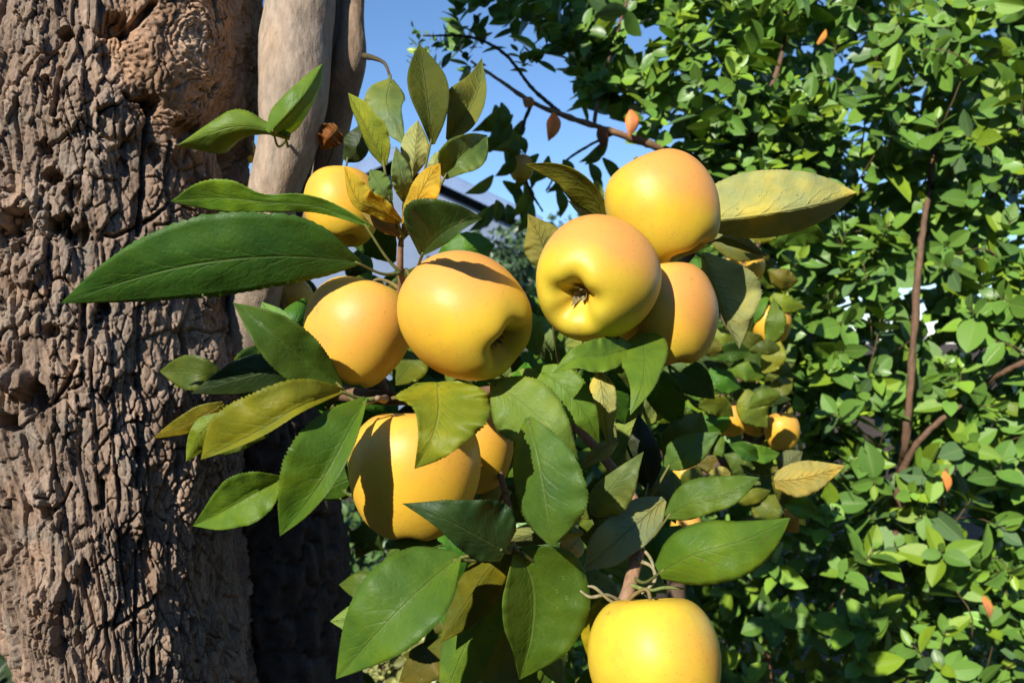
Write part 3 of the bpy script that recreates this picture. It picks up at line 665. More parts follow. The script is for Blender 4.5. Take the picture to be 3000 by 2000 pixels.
leaf([(2060, 742, .615), (2100, 850, .605), (2126, 930, .605), (2166, 1022, .615)], [10, 64, 112, 122, 92, 50, 0], [6, 20, 14, 10, 8, 5, 0], 0.1, 0.6, (0.10, 0.17, 0.03), (0.33, 0.37, 0.15), side='under', att=(2030, 730, .636), parent='main', wav=0.05)
leaf([(1772, 640, .585), (1736, 572, .575), (1655, 508, .57), (1538, 480, .58)], [6, 42, 58, 50, 34, 20, 0], [6, 18, 24, 24, 20, 12, 0], 0.5, -1.0, (0.15, 0.18, 0.015), (0.18, 0.19, 0.02), side='under', att=(1850, 900, .64), parent='main', wav=0.03)
leaf([(1778, 646, .60), (1720, 612, .595), (1664, 588, .60)], [6, 24, 22, 0], [6, 22, 20, 0], 0.2, 0.2, (0.2, 0.26, 0.1), (0.40, 0.44, 0.22), side='under', att=(1850, 900, .64), parent='main')
leaf([(1606, 806, .57), (1590, 720, .565), (1546, 626, .57)], [8, 40, 56, 48, 20, 0], [8, 40, 62, 60, 30, 0], 0.1, 0.2, OLI, (0.22, 0.22, 0.05), side='under', att=(1640, 1070, .63), parent='main')
leaf([(2090, 700, .66), (2140, 700, .655), (2250, 752, .66)], [6, 24, 24, 12, 0], [6, 20, 16, 10, 0], 0.3, 0.6, (0.11, 0.16, 0.04), (0.25, 0.28, 0.12), side='under', att=(2060, 700, .635), parent='main')
# --- lower right
D_ = (1866, 1540, .54)
leaf([(1930, 1676, .475), (2040, 1622, .455), (2180, 1582, .45), (2316, 1516, .46)], [26, 66, 84, 80, 56, 28, 0], [20, 66, 92, 98, 84, 50, 0], 0.25, 0.15, (0.062, 0.150, 0.022), att=(1852, 1690, .51), parent='lower', wav=0.04, curl=0.15, teeth=0.014)
leaf([(1950, 1512, .505), (2040, 1466, .49), (2130, 1446, .485), (2226, 1398, .49)], [8, 46, 62, 58, 40, 0], [8, 40, 46, 40, 24, 0], 0.35, 0.1, (0.065, 0.150, 0.035), att=(1868, 1600, .53), parent='lower', wav=0.08)
leaf([(1950, 1370, .545), (2010, 1326, .535), (2110, 1264, .54)], [8, 44, 52, 42, 22, 0], [8, 34, 44, 40, 22, 0], 0.3, 0.1, (0.060, 0.140, 0.045), att=(1872, 1490, .55), parent='lower', wav=0.06)
leaf([(2268, 1408, .70), (2360, 1398, .69), (2478, 1364, .695)], [22, 46, 46, 26, 0], [22, 52, 46, 24, 0], 0.1, 0.2, (0.2, 0.25, 0.05), (0.40, 0.38, 0.12), side='under', att=(2110, 640, .63) if False else (2180, 1380, .72), parent='lower', wav=0.06)
leaf([(2290, 1380, .72), (2316, 1350, .715), (2352, 1322, .72)], [14, 36, 26, 0], [14, 30, 20, 0], 0.3, 0.2, (0.07, 0.10, 0.03), (0.14, 0.17, 0.08), side='under', att=(2200, 1390, .73), parent='lower')
leaf([(1736, 1508, .53), (1780, 1440, .515), (1830, 1380, .51), (1886, 1322, .52)], [12, 36, 40, 26, 12, 0], [14, 60, 72, 60, 28, 0], 0.4, 0.1, (0.10, 0.17, 0.075), att=(1850, 1480, .555), parent='lower', teeth=0.03)
leaf([(1946, 1462, .545), (1880, 1520, .525), (1800, 1590, .51), (1708, 1672, .515)], [10, 46, 60, 58, 44, 0], [10, 50, 66, 66, 54, 0], -0.25, 0.1, (0.07, 0.11, 0.035), (0.24, 0.29, 0.14), side='under', att=(1872, 1500, .55), parent='lower', wav=0.04)
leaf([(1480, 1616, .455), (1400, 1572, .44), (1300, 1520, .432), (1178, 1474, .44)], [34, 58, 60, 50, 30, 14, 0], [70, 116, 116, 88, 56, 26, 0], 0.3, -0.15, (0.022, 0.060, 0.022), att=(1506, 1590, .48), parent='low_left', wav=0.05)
leaf([(1708, 1560, .49), (1580, 1560, .48), (1428, 1592, .485)], [6, 28, 34, 20, 0], [6, 30, 34, 20, 0], 0.5, 0.2, (0.06, 0.08, 0.02), side='under', att=(1600, 1420, .58), parent='lower')
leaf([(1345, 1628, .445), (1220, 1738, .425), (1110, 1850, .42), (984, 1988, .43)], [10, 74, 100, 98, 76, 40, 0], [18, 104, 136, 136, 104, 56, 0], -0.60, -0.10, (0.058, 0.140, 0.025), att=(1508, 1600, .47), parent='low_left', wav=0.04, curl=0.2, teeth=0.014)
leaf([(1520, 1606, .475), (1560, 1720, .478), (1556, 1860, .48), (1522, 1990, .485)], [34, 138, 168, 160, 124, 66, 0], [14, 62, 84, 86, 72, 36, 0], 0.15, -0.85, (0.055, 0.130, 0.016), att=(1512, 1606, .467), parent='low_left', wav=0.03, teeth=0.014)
leaf([(1516, 1604, .485), (1440, 1660, .49), (1370, 1760, .50), (1290, 1882, .51)], [10, 52, 70, 62, 40, 0], [10, 46, 56, 50, 30, 0], 0.3, 0.4, (0.085, 0.115, 0.015), OLI, att=(1512, 1606, .467), parent='low_left')
leaf([(1476, 1706, .51), (1420, 1800, .515), (1360, 1900, .52), (1296, 2060, .53)], [10, 62, 78, 84, 66, 0], [10, 46, 62, 62, 40, 0], 0.1, 0.3, (0.060, 0.150, 0.040), att=(1505, 1590, .48), parent='low_left')
leaf([(1498, 1780, .535), (1470, 1900, .535), (1450, 2070, .54)], [8, 46, 60, 56, 0], [8, 40, 52, 46, 0], 0.2, 0.1, (0.11, 0.19, 0.10), att=(1504, 1590, .485), parent='low_left')
leaf([(1770, 1745, .56), (1745, 1830, .56), (1735, 1960, .57)], [8, 36, 40, 22, 0], [8, 34, 40, 22, 0], 0.2, 0.2, OLI, att=(1840, 1720, .52), parent='lower')
leaf([(1560, 1880, .56), (1600, 1930, .555), (1650, 2010, .56)], [8, 34, 34, 0], [8, 28, 24, 0], 0.2, 0.2, (0.17, 0.26, 0.13), att=(1510, 1610, .50), parent='low_left')
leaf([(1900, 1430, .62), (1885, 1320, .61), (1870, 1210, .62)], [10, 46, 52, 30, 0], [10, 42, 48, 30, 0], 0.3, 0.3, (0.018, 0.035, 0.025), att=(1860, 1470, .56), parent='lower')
leaf([(1420, 1500, .60), (1450, 1460, .595), (1500, 1440, .60)], [10, 36, 30, 0], [10, 34, 28, 0], 0.2, 0.2, (0.28, 0.32, 0.12), PALE, side='under', att=(1480, 1440, .57), parent='low_left')
leaf([(1640, 1640, .50), (1680, 1600, .50), (1700, 1570, .51)], [10, 40, 0], [10, 34, 0], 0.2, 0.2, (0.3, 0.3, 0.1), YPALE, side='under', att=(1530, 1620, .47), parent='low_left')
leaf([(1130, 1600, .49), (1200, 1580, .48), (1310, 1600, .48)], [8, 24, 22, 0], [8, 22, 20, 0], 0.4, 0.4, (0.06, 0.14, 0.03), att=(1500, 1585, .485), parent='low_left')
# dried flower stalks on the lower twig
for k, pts in enumerate([[(1828, 1768, .50), (1780, 1742, .49), (1730, 1748, .485), (1700, 1730, .485)], [(1828, 1768, .50), (1790, 1760, .49), (1745, 1722, .485), (1722, 1716, .485)],
                         [(1866, 1640, .515), (1910, 1660, .50), (1918, 1700, .495), (1880, 1738, .49)], [(1846, 1712, .505), (1900, 1728, .49), (1950, 1720, .485), (2005, 1724, .485)],
                         [(1864, 1600, .52), (1895, 1620, .51), (1912, 1650, .50), (1916, 1682, .50)]]):
    twig('stalk%d' % k, pts, [7, 5, 5, 3], (0.36, 0.32, 0.18) if k != 3 else (0.20, 0.26, 0.08), 8, apple_tree, 'dry_stalk')

# ------------------------------------------------------------------ apples
PROF = np.array([(0.0, .60), (.05, .605), (.11, .66), (.20, .78), (.34, .885), (.50, .90), (.68, .81), (.85, .60), (.965, .30), (1.0, .0), (.965, -.30), (.87, -.58), (.75, -.78), (.62, -.90), (.50, -.935), (.385, -.90), (.28, -.80), (.19, -.68), (.11, -.585), (.05, -.54), (0.0, -.53)])
def frame_from_axis(ax):
    z = norm(-np.asarray(ax, dtype=float))             # local +z is the stem end
    h = np.array([0.3, 0.9, 0.2]); x = norm(np.cross(h, z)); y = np.cross(z, x)
    return np.stack([x, y, z], axis=1)
def apple(px, py, rpx, Y, calyx, label, blush=((-.25, -.2, .9), .55), ripe=.5, stem_to=None, hz=0.96, seed=0, res=(64, 72), group=None, cone=0.05, sepals=True, green=0.6, kind='apple'):
    ctr = P(px, py, Y); r = rpx / F * Y
    Rm = frame_from_axis(calyx)
    prof = catmull(PROF, res[0]); prof[:, 0] = np.maximum(prof[:, 0], 0); prof[0, 0] = prof[-1, 0] = 0.003
    th = np.linspace(0, 2 * np.pi, res[1], endpoint=False)
    rr, zz = prof[:, 0][:, None], prof[:, 1][:, None]
    lob = np.cos(5 * th + seed)[None, :]
    low = sstep(-0.1, -0.9, zz); up = sstep(0.2, 0.9, zz)
    g = rr * (1 + 0.025 * lob * low + 0.02 * np.cos(3 * th + seed * 2)[None, :] + 0.02 * np.cos(2 * th + seed)[None, :])
    g = g * (1 + cone * zz)
    z = zz * hz + 0.025 * lob * low * (rr > 0.15) + 0.02 * np.cos(th + seed)[None, :] * up
    wob = 1 + 0.030 * fbm(np.cos(th)[None, :] * 1.1 + 4 + seed + zz * 0.4, np.sin(th)[None, :] * 1.1 + zz * 1.2 + 3, seed + 5, 2) * 2
    L = np.stack([g * np.cos(th)[None, :] * wob, g * np.sin(th)[None, :] * wob, z * np.ones_like(g)], -1).reshape(-1, 3)
    W = L @ Rm.T
    nrm = norm(W)
    bd = norm(np.array(blush[0]))
    lz = L[:, 2]; lr = np.sqrt(L[:, 0] ** 2 + L[:, 1] ** 2)
    bl = sstep(-0.05, 1.0, nrm @ bd) * blush[1] * 1.75
    gr = np.clip(sstep(-0.35, -0.95, lz) * 1.0 + sstep(0.75, 0.6, lz) * sstep(0.35, 0.1, lr) * sstep(0, .3, lz) * 1.0, 0, 1) * green
    bl = bl * (1 - 0.7 * np.clip(gr / max(green, .01), 0, 1))
    cols = np.stack([bl, gr, np.full_like(bl, ripe)], -1)
    me = new_mesh('apple', W * r, grid_faces(res[0], res[1], True)[:, ::-1], [M_APPLE], cols={'topcol': cols})
    o = tag(link(kind, me, None, ctr), label, 'apple' if kind == 'apple' else 'fruit', group)
    zax = Rm[:, 2]
    s0 = ctr + zax * r * (0.595 * hz)
    e = P(*stem_to) if stem_to is not None else s0 + zax * 0.02 + np.array([0, 0, 0.012])
    s1 = s0 + zax * r * 0.42
    V, Fq = tube_data([s0 - zax * 0.002, s1, (s1 + e) / 2 + np.array([0, 0, 0.003]), e], [0.0014, 0.0012, 0.0012, 0.0018], 8, lump=0.1, seed=seed, n=16)
    link('stem', new_mesh('stem', V - s0, Fq, [M_TWIG], cols={'topcol': np.array((0.26, 0.20, 0.08))}), o, s0)
    if sepals:
        c0 = ctr - zax * r * 0.55 * hz
        Vs, Fs = [], []
        rr_ = random.Random(seed)
        for k in range(9):
            a = k * 2 * math.pi / 9 + rr_.uniform(-.25, .25); ln = rr_.uniform(.14, .24) * r; w = 0.035 * r
            d = Rm[:, 0] * math.cos(a) + Rm[:, 1] * math.sin(a); side = np.cross(d, zax)
            for (t, hgt, wd) in ((0.15, 0.0, 1.0), (0.45, 0.35, 1.1), (0.7, 0.75, 0.8), (rr_.uniform(.5, .95), 1.1, 0.15)):
                p = d * ln * t - zax * ln * hgt
                Vs += [p + side * w * wd, p - side * w * wd]
            b = len(Vs) - 8
            Fs += [[b, b + 1, b + 3, b + 2], [b + 2, b + 3, b + 5, b + 4], [b + 4, b + 5, b + 7, b + 6]]
        link('calyx', new_mesh('calyx', np.array(Vs), Fs, [M_SEPAL], smooth=True), o, c0)
    return o

UPL = (-.2, -.1, .95)
apple(1047, 972, 157, .555, (-.28, -.16, -.95), 'golden apple beside the largest front apple, shaded along its shoulder by the long dark leaf', ((-.1, -.9, .3), .42), .55, (1176, 850, .562), 0.99, 1, cone=0.10)
apple(1363, 925, 186, .50, (.72, -.46, -.50), 'large golden apple with its dark calyx hollow turned toward the pair of stacked apples', ((-.2, -.3, .9), .62), .9, (1178, 852, .562), 0.99, 2, green=0.7)
apple(1938, 610, 163, .56, (.45, -.10, -.88), 'topmost golden apple of the cluster of three, beside the long pale leaf underside', ((.35, -.3, .88), .80), .5, (1900, 870, .638), 1.0, 3, cone=0.02)
apple(1747, 818, 182, .50, (-.45, -.76, -.42), 'golden apple with an orange blush, its open calyx with dried sepals facing outward', ((.15, -.2, .95), .85), .35, (1830, 930, .64), 0.96, 4, green=0.95)
apple(1952, 920, 148, .545, (.10, -.12, -.98), 'partly shaded golden apple hanging lowest in the cluster of three', ((.6, -.5, .5), .60), .45, (1950, 835, .64), 1.04, 5, cone=0.06)
apple(1213, 1385, 189, .49, (-.05, -.06, -.99), 'big golden apple crossed by leaf shadows, hanging below the pair behind a curled leaf', ((.1, -.2, .9), .28), 1.0, (1135, 1168, .57), 1.0, 6, cone=0.12, green=0.25)
apple(1372, 1312, 136, .61, (.1, -.1, -.98), 'golden apple mostly hidden behind the shadow-crossed apple', ((.1, -.2, .9), .3), 1.0, (1345, 1170, .60), 1.0, 7, cone=0.10, sepals=False)
apple(1920, 1936, 195, .476, (.06, -.25, -.96), 'glossy lemon yellow apple hanging alone under the brown twig', ((.9, -.1, .3), .12), .0, (1830, 1770, .50), 0.98, 8, cone=0.06, sepals=False, green=0.2)
apple(1003, 606, 113, .655, (.10, -.22, -.96), 'golden apple half hidden behind the rosette of young leaves, next to the grey limb', ((-.2, -.2, .9), .25), .9, (1010, 738, .68), 1.0, 9, cone=0.04, sepals=False)
apple(862, 880, 60, .85, (.2, .3, -.92), 'small apple deep in shade between the trunk and the pair of apples', ((-.2, -.2, .9), .3), .9, (790, 1137, .75), 1.0, 10, sepals=False, res=(40, 48))
apple(705, 440, 44, .80, (.2, .3, -.92), 'small apple in the crook between the trunk burl and the smooth grey limb', ((-.2, -.2, .9), .2), .8, (785, 520, .72), 1.0, 11, sepals=False, res=(40, 48))

# ------------------------------------------------------------------ hedge-type leaves
def hleaf_variant(seed, nS=7, nT=3, ratio=0.56, tipw=0.55):
    rr = random.Random(seed)
    s = np.linspace(0, 1, nS + 1)
    w = np.sin(np.pi * np.clip(s, 0, 1) ** rr.uniform(0.80, 1.05)) ** rr.uniform(0.62, 0.85) * ratio * rr.uniform(0.85, 1.15) / 2
    w[0] = 0.02; w[-1] = 0.015
    t = np.linspace(-1, 1, 2 * nT + 1)
    fold = rr.uniform(0.15, 0.55); bend = rr.uniform(-0.05, 0.38); tw = rr.uniform(-0.3, 0.3)
    pos = np.zeros((nS + 1, len(t), 3))
    for i, si in enumerate(s):
        for k, tk in enumerate(t):
            x = w[i] * tk; z = fold * abs(x) - bend * si * si * 0.6 + tw * x * si
            pos[i, k] = (x, si - 0.25 * bend * si * si, z)
    SS, TT = np.meshgrid(s, t * .5 + .5, indexing='ij')
    return pos.reshape(-1, 3), grid_faces(nS + 1, len(t)), np.stack([SS, TT], -1).reshape(-1, 2)
HV = [hleaf_variant(k) for k in range(14)]
HVL = [hleaf_variant(k, 5, 1) for k in range(14)]
HT = []
for k in range(14):
    u = R_.random()
    c = np.array((0.190, 0.345, 0.038)) * (1 - u) + np.array((0.110, 0.240, 0.046)) * u
    if k in (3, 9): c = np.array((0.20, 0.32, 0.024))
    if k == 6: c = np.array((0.11, 0.21, 0.08))
    HT.append(c * R_.uniform(0.82, 1.15))

def in_poly(x, y, poly):
    poly = np.asarray(poly, float); ins = np.zeros(x.shape, bool); j = len(poly) - 1
    for i in range(len(poly)):
        xi, yi = poly[i]; xj, yj = poly[j]
        c = ((yi > y) != (yj > y)) & (x < (xj - xi) * (y - yi) / (yj - yi + 1e-9) + xi)
        ins ^= c; j = i
    return ins

def sample_poly(n, poly, rg):
    p = np.asarray(poly, float); lo, hi = p.min(0), p.max(0); out = []
    while len(out) < n:
        q = rg.uniform(lo, hi, (n * 3, 2)); q = q[in_poly(q[:, 0], q[:, 1], poly)]
        out += list(q)
    return np.array(out[:n])

TWIGS = []
def shoots(n, poly, Y0, Y1, rg, size=(0.047, 0.070), per=(5, 10), mean=(-.29, -.72, .60), spread=0.48, holes=(), keep=None):
    """leafy shoots: list of (matrix 3x3, position, length, variant)"""
    out = []
    for (px, py) in sample_poly(n, poly, rg):
        if any((px - hx) ** 2 + (py - hy) ** 2 < hr * hr for hx, hy, hr in holes): continue
        Y = rg.uniform(Y0, Y1); tip = P(px, py, Y)
        ax = norm(np.array(mean) + rg.normal(0, spread, 3))
        x = norm(np.cross(ax, [0.2, 0.1, 1.0])); y = np.cross(ax, x)
        k0 = rg.uniform(0, 6.28); m = rg.integers(*per); sz = rg.uniform(*size)
        TWIGS.append((tip, ax))
        open_ = rg.uniform(0.70, 1.25); young = rg.random() < 0.25
        for k in range(m):
            a = k0 + k * 2.4; sp = 0.30 + open_ * min(1.0, 0.3 + k / 6.0) + rg.normal(0, 0.15)
            rad = x * math.cos(a) + y * math.sin(a)
            d = norm(ax * math.cos(sp) + rad * math.sin(sp) + np.array([0, 0, -0.10]))
            nz = norm(ax * math.sin(sp) - rad * math.cos(sp) + rg.normal(0, .22, 3)); nz = norm(nz - d * np.dot(nz, d))
            xx = np.cross(d, nz)
            pos = tip - ax * 0.0075 * k + rg.normal(0, 0.002, 3)
            ln = sz * (0.42 + 0.66 * min(1, k / 4.0)) * rg.uniform(0.78, 1.2)
            out.append((np.stack([xx, d, nz], 1), pos, ln, int(rg.integers(0, 14)), Y))
    return out

def leaves_mesh(name, lst, rg, material, variants=HV, tints=HT, tintvar=0.18):
    Vs, Fs, Us, Cs = [], [], [], []; off = 0
    for (R3, pos, ln, v, _) in lst:
        a, f, u = variants[v]
        Vs.append(a * ln @ R3.T + pos); Fs.append(f + off); Us.append(u); off += len(a)
        Cs.append(np.tile(tints[v] * (1 + rg.normal(0, tintvar)), (len(a), 1)))
    return np.vstack(Vs), np.vstack(Fs), np.vstack(Us), np.clip(np.vstack(Cs), 0.008, 0.6)

HME = [new_mesh('hedge_leaf', a, f, [M_HLEAF], None, True, u, {'topcol': HT[k]}) for k, (a, f, u) in enumerate(HV)]

def place_leaf_objects(lst, parent, meshes, name='leaf'):
    pl = WL[parent.name]
    for (R3, pos, ln, v, _) in lst:
        o = bpy.data.objects.new(name, meshes[v]); COL.objects.link(o); o.parent = parent
        M = Matrix([[*(R3[r] * ln), 0.0] for r in range(3)] + [[0, 0, 0, 1]])
        M.translation = Vector(pos) - pl
        o.matrix_local = M

rgH = np.random.default_rng(3)
hedge = tag(link('hedge_shrub', None, None, (P(2660, 1000, 1.85)[0], 1.85, 0.0)),
            'tall dense shrub with small glossy oval leaves and thin brown stems', 'shrub')
SKYH = [(1490, 95, 62), (1880, 110, 55), (1530, 205, 50), (1650, 235, 50), (1545, 340, 70), (1380, 420, 110), (1700, 470, 130), (2470, 440, 48), (2500, 515, 50)]
front = shoots(235, [(2340, -80), (3120, -80), (3120, 2100), (2060, 2100), (2160, 1800), (2330, 1500), (2350, 1000), (2330, 640), (2330, 300)], 1.46, 1.62, rgH, holes=SKYH)
NF = len(TWIGS)
bough = shoots(125, [(1330, -60), (2400, -80), (2420, 520), (2150, 480), (1960, 420), (1830, 330), (1700, 290), (1540, 270), (1430, 240), (1330, 170), (1270, 80)], 1.40, 1.56, rgH, holes=SKYH[:4], size=(0.038, 0.060))
tipl = shoots(6, [(1195, 70), (1290, 60), (1300, 150), (1215, 170)], 1.46, 1.5, rgH, size=(0.024, 0.034), spread=0.3, mean=(-.5, -.3, .9))
NTW = len(TWIGS)
mid1 = shoots(430, [(2280, -150), (3200, -150), (3200, 2200), (1900, 2200), (2150, 1750), (2300, 1450), (2280, 700)], 1.66, 1.95, rgH, holes=SKYH[-2:], spread=0.7)
back = shoots(620, [(2250, -150), (3300, -150), (3300, 2300), (1500, 2300), (1500, 1150), (2050, 900), (2200, 650)], 1.95, 2.35, rgH, holes=[(2470, 440, 34), (2500, 515, 36)], spread=0.8)
back += shoots(760, [(2330, -200), (3400, -200), (3400, 2300), (1450, 2300), (1450, 800), (2100, 760), (2250, 500)], 2.4, 2.75, rgH, holes=[(2470, 440, 34), (2500, 515, 36)], spread=0.8)
bback = shoots(170, [(1420, -150), (2350, -150), (2350, 560), (2120, 480), (1900, 330), (1600, 200), (1430, 120)], 1.58, 1.85, rgH, holes=SKYH[:4], spread=0.8)
midc = shoots(330, [(1560, 820), (2300, 640), (2320, 1500), (2200, 2250), (1500, 2250), (1480, 1000)], 1.62, 1.95, rgH, spread=0.7)
fill = shoots(150, [(1880, 620), (2420, 560), (2420, 1180), (1850, 1180)], 1.52, 2.05, rgH, spread=0.6)
fill += shoots(80, [(2010, 330), (2440, 330), (2450, 640), (2010, 620)], 1.55, 2.1, rgH, holes=SKYH[-2:], spread=0.6)
cand = [l for l in front + bough + tipl]
def inframe(l):
    p = l[1]; px = p[0] / p[1] * F + 1500; py = 1000 - (p[2] - CZ) / p[1] * F
    return 0 < px < 3000 and 0 < py < 2000
vis = [l for l in cand if inframe(l)]
vis.sort(key=lambda l: -(l[2] / l[1][1]) * max(0.15, -float(np.dot(l[0][:, 2], norm(l[1] - np.array([0, 0, CZ]))))))
big = vis[:296]; ids = set(id(l) for l in big)
rest = [l for l in cand if id(l) not in ids] + mid1 + back + bback + midc + fill
place_leaf_objects(big, hedge, HME)
V, Fq, Uu, Cc = leaves_mesh('foliage', rest, rgH, M_HLEAF, HVL)
hl = WL[hedge.name]
tag(link('foliage', new_mesh('foliage', V - np.array(hl), Fq, [M_HLEAF], None, True, Uu, {'topcol': Cc}), hedge, hl), kind='stuff')
TV, TF = [], []
for (tip, ax) in TWIGS[:NF]:
    b = tip - ax * rgH.uniform(.08, .14) + np.array([rgH.uniform(-.02, .02), 0.04, rgH.uniform(-.05, -.01)])
    v, f = tube_data([tip + ax * .004, tip - ax * .06, b], [.0009, .0013, .0019], 4, lump=.1, n=6)
    TF.append(f + sum(len(q) for q in TV) if len(TV) < 1 else f + TWOFF); TV.append(v); TWOFF = (TWOFF if len(TV) > 1 else 0) + len(v)
TV = np.vstack(TV)
tag(link('twigs', new_mesh('twigs', TV - np.array(hl), np.vstack(TF), [M_TWIG], cols={'topcol': np.array((0.16, 0.12, 0.06))}), hedge, hl), kind='stuff')
HS = (0.20, 0.125, 0.08)
def hstem(pts, rp, col=HS, seed=2):
    return tube('stem', [P(*q) for q in pts], [0.68 * r / F * q[2] for r, q in zip(rp, pts)], col, M_TWIG, hedge, 10, 0.55, seed, 16 * len(pts))
hb_ = (2600, 1000 + 1.4 / 1.75 * F, 1.75)
hstem([hb_, (2600, 2000, 1.66), (2632, 1440, 1.62), (2652, 1300, 1.52), (2672, 1050, 1.49), (2690, 800, 1.49), (2706, 660, 1.52), (2735, 450, 1.66), (2760, 100, 1.74), (2770, -150, 1.76)], [26, 22, 17, 15, 15, 15, 13, 12, 11, 9], seed=3)
hstem([(2640, 1380, 1.54), (2690, 1295, 1.50), (2745, 1240, 1.49), (2815, 1188, 1.50)], [14, 14, 12, 8], seed=4)
hstem([(2870, 1140, 1.56), (2930, 1095, 1.5), (3000, 1062, 1.47), (3080, 1030, 1.47)], [10, 11, 12, 12], seed=5)
hstem([(2760, 1500, 1.6), (2765, 1430, 1.5), (2775, 1370, 1.49)], [9, 9, 6], (0.30, 0.18, 0.08), 6)
hstem([(2300, 1000 + 1.4 / 1.85 * F, 1.85), (2250, 2000, 1.80), (2200, 1400, 1.72), (2150, 800, 1.62), (2060, 500, 1.52), (1960, 446, 1.46), (1850, 405, 1.43), (1740, 368, 1.42), (1650, 338, 1.41), (1560, 300, 1.41), (1470, 240, 1.42), (1380, 180, 1.44)],
      [24, 22, 20, 19, 18, 17, 15, 13, 12, 11, 8, 5], (0.30, 0.18, 0.10), 7)
hstem([(1650, 338, 1.41), (1560, 260, 1.44), (1480, 160, 1.46), (1380, 110, 1.47), (1240, 105, 1.48)], [9, 8, 7, 6, 4], (0.06, 0.045, 0.03), 8)
hstem([(2150, 800, 1.62), (2200, 420, 1.60), (2280, 200, 1.60), (2330, -60, 1.62)], [16, 14, 11, 8], HS, 9)
hstem([(1740, 368, 1.42), (1760, 250, 1.48), (1800, 120, 1.52), (1850, -40, 1.55)], [9, 8, 7, 5], HS, 10)
# brown withered leaves on the bough and dark drooping ones under it
for (b, t, w, c) in [((1622, 330, 1.39), (1606, 415, 1.39), 22, (0.42, 0.24, 0.11)), ((1848, 322, 1.40), (1842, 402, 1.40), 21, (0.48, 0.27, 0.16)), ((1755, 370, 1.41), (1765, 440, 1.41), 18, (0.20, 0.09, 0.05)),
                     ((1560, 312, 1.39), (1530, 290, 1.39), 18, (0.42, 0.27, 0.18)), ((2395, 130, 1.44), (2420, 85, 1.44), 9, (0.45, 0.28, 0.09)), 
                     ((2880, 1745, 1.46), (2900, 1810, 1.46), 12, (0.46, 0.27, 0.17)), ((2765, 1380, 1.45), (2775, 1440, 1.45), 12, (0.5, 0.30, 0.13)), ]:
    leaf([b, ((b[0] + t[0]) / 2 + 6, (b[1] + t[1]) / 2, b[2] - .005), t], [4, w, w * .8, 0], [4, w * .9, w * .7, 0], 0.5, 0.3, c, c, parent=hedge, Nn=12, M=3, teeth=0.0, name='withered_leaf')
rl = random.Random(21)
for k in range(46):
    u = rl.random()
    if k < 22: bx, by = 1500 + 60 * rl.uniform(-1, 1), 300 + 300 * rl.random()
    elif k < 38: bx, by = 1560 + 230 * rl.random(), 400 + 170 * rl.random()
    else: bx, by = 1450 + 90 * rl.random(), 330 + 80 * rl.random()
    a = math.radians(rl.uniform(40, 150)); ln = rl.uniform(60, 115); Yk = rl.uniform(1.36, 1.50)
    leaf([(bx, by, Yk), (bx + ln * .5 * math.cos(a) + 5, by + ln * .5 * math.sin(a), Yk - .01), (bx + ln * math.cos(a + .2), by + ln * math.sin(a + .2), Yk)],
         [3, 13, 17, 9, 0], [3, 13, 17, 9, 0], rl.uniform(-.6, .6), rl.uniform(-.6, .6), (0.075, 0.15, 0.03) if k % 5 else (0.14, 0.22, 0.03), parent=hedge, Nn=10, M=3, teeth=0.0, th=0.0003)
hstem([(1560, 300, 1.41), (1535, 360, 1.42), (1520, 440, 1.43), (1545, 540, 1.44), (1590, 620, 1.44)], [9, 8, 6, 6, 4], (0.10, 0.07, 0.045), 11)
hstem([(1800, 390, 1.43), (1720, 430, 1.43), (1650, 480, 1.43), (1600, 560, 1.44)], [7, 6, 5, 4], (0.10, 0.07, 0.045), 12)
apple(1528, 492, 34, 1.42, (-.1, -.1, -.98), 'small dull orange fruit hanging from the shrub bough against the sky', ((0, 0, 1), .8), 1.0, (1524, 445, 1.43), 1.15, 13, (32, 36), cone=0.0, sepals=False, kind='small_fruit')

# ------------------------------------------------------------------ the old tree's unseen crown above the frame, added and shaped to block sky light
rgc = np.random.default_rng(15); lst = []
while len(lst) < 5200:
    p = np.array([rgc.uniform(-1.7, 1.3), rgc.uniform(-0.1, 2.8), rgc.uniform(2.1, 3.9)])
    if ((p - [-.2, 1.3, 3.1]) ** 2 / np.array([1.5, 1.45, .85]) ** 2).sum() > 1: continue
    if p[2] < max(2.20 + (1.65 - p[1]) * .72, 1.52 + .46 * p[1]): continue
    d = norm(rgc.normal(0, 1, 3) + [0, 0, -.3]); nz = norm(np.array([0, -.2, 1.0]) + rgc.normal(0, .5, 3)); nz = norm(nz - d * np.dot(nz, d))
    lst.append((np.stack([np.cross(d, nz), d, nz], 1), p, rgc.uniform(.08, .12), int(rgc.integers(0, 14)), 0))
V, Fq, Uu, Cc = leaves_mesh('crown', lst, rgc, M_HLEAF, HVL, [np.array((0.07, 0.15, 0.03)) * (.8 + .03 * k) for k in range(14)])
tag(link('crown', new_mesh('crown', V - TREE_LOC, Fq, [M_HLEAF], None, True, Uu, {'topcol': Cc}), apple_tree, TREE_LOC), kind='stuff')
for k in range(7):
    a = k * .9; s0 = np.array([-.42, .8, 2.5 + .03 * k]); e = np.array([-.2 + 1.2 * math.cos(a), 1.4 + 1.1 * math.sin(a), 3.3 + .1 * (k % 3)])
    if e[1] < .6: e[2] += .3
    tube('limb', [s0, (s0 + e) / 2 + [0, 0, .15], e], [.045, .03, .01], (0.2, 0.15, 0.11), M_TWIG, apple_tree, 10, .1, k)

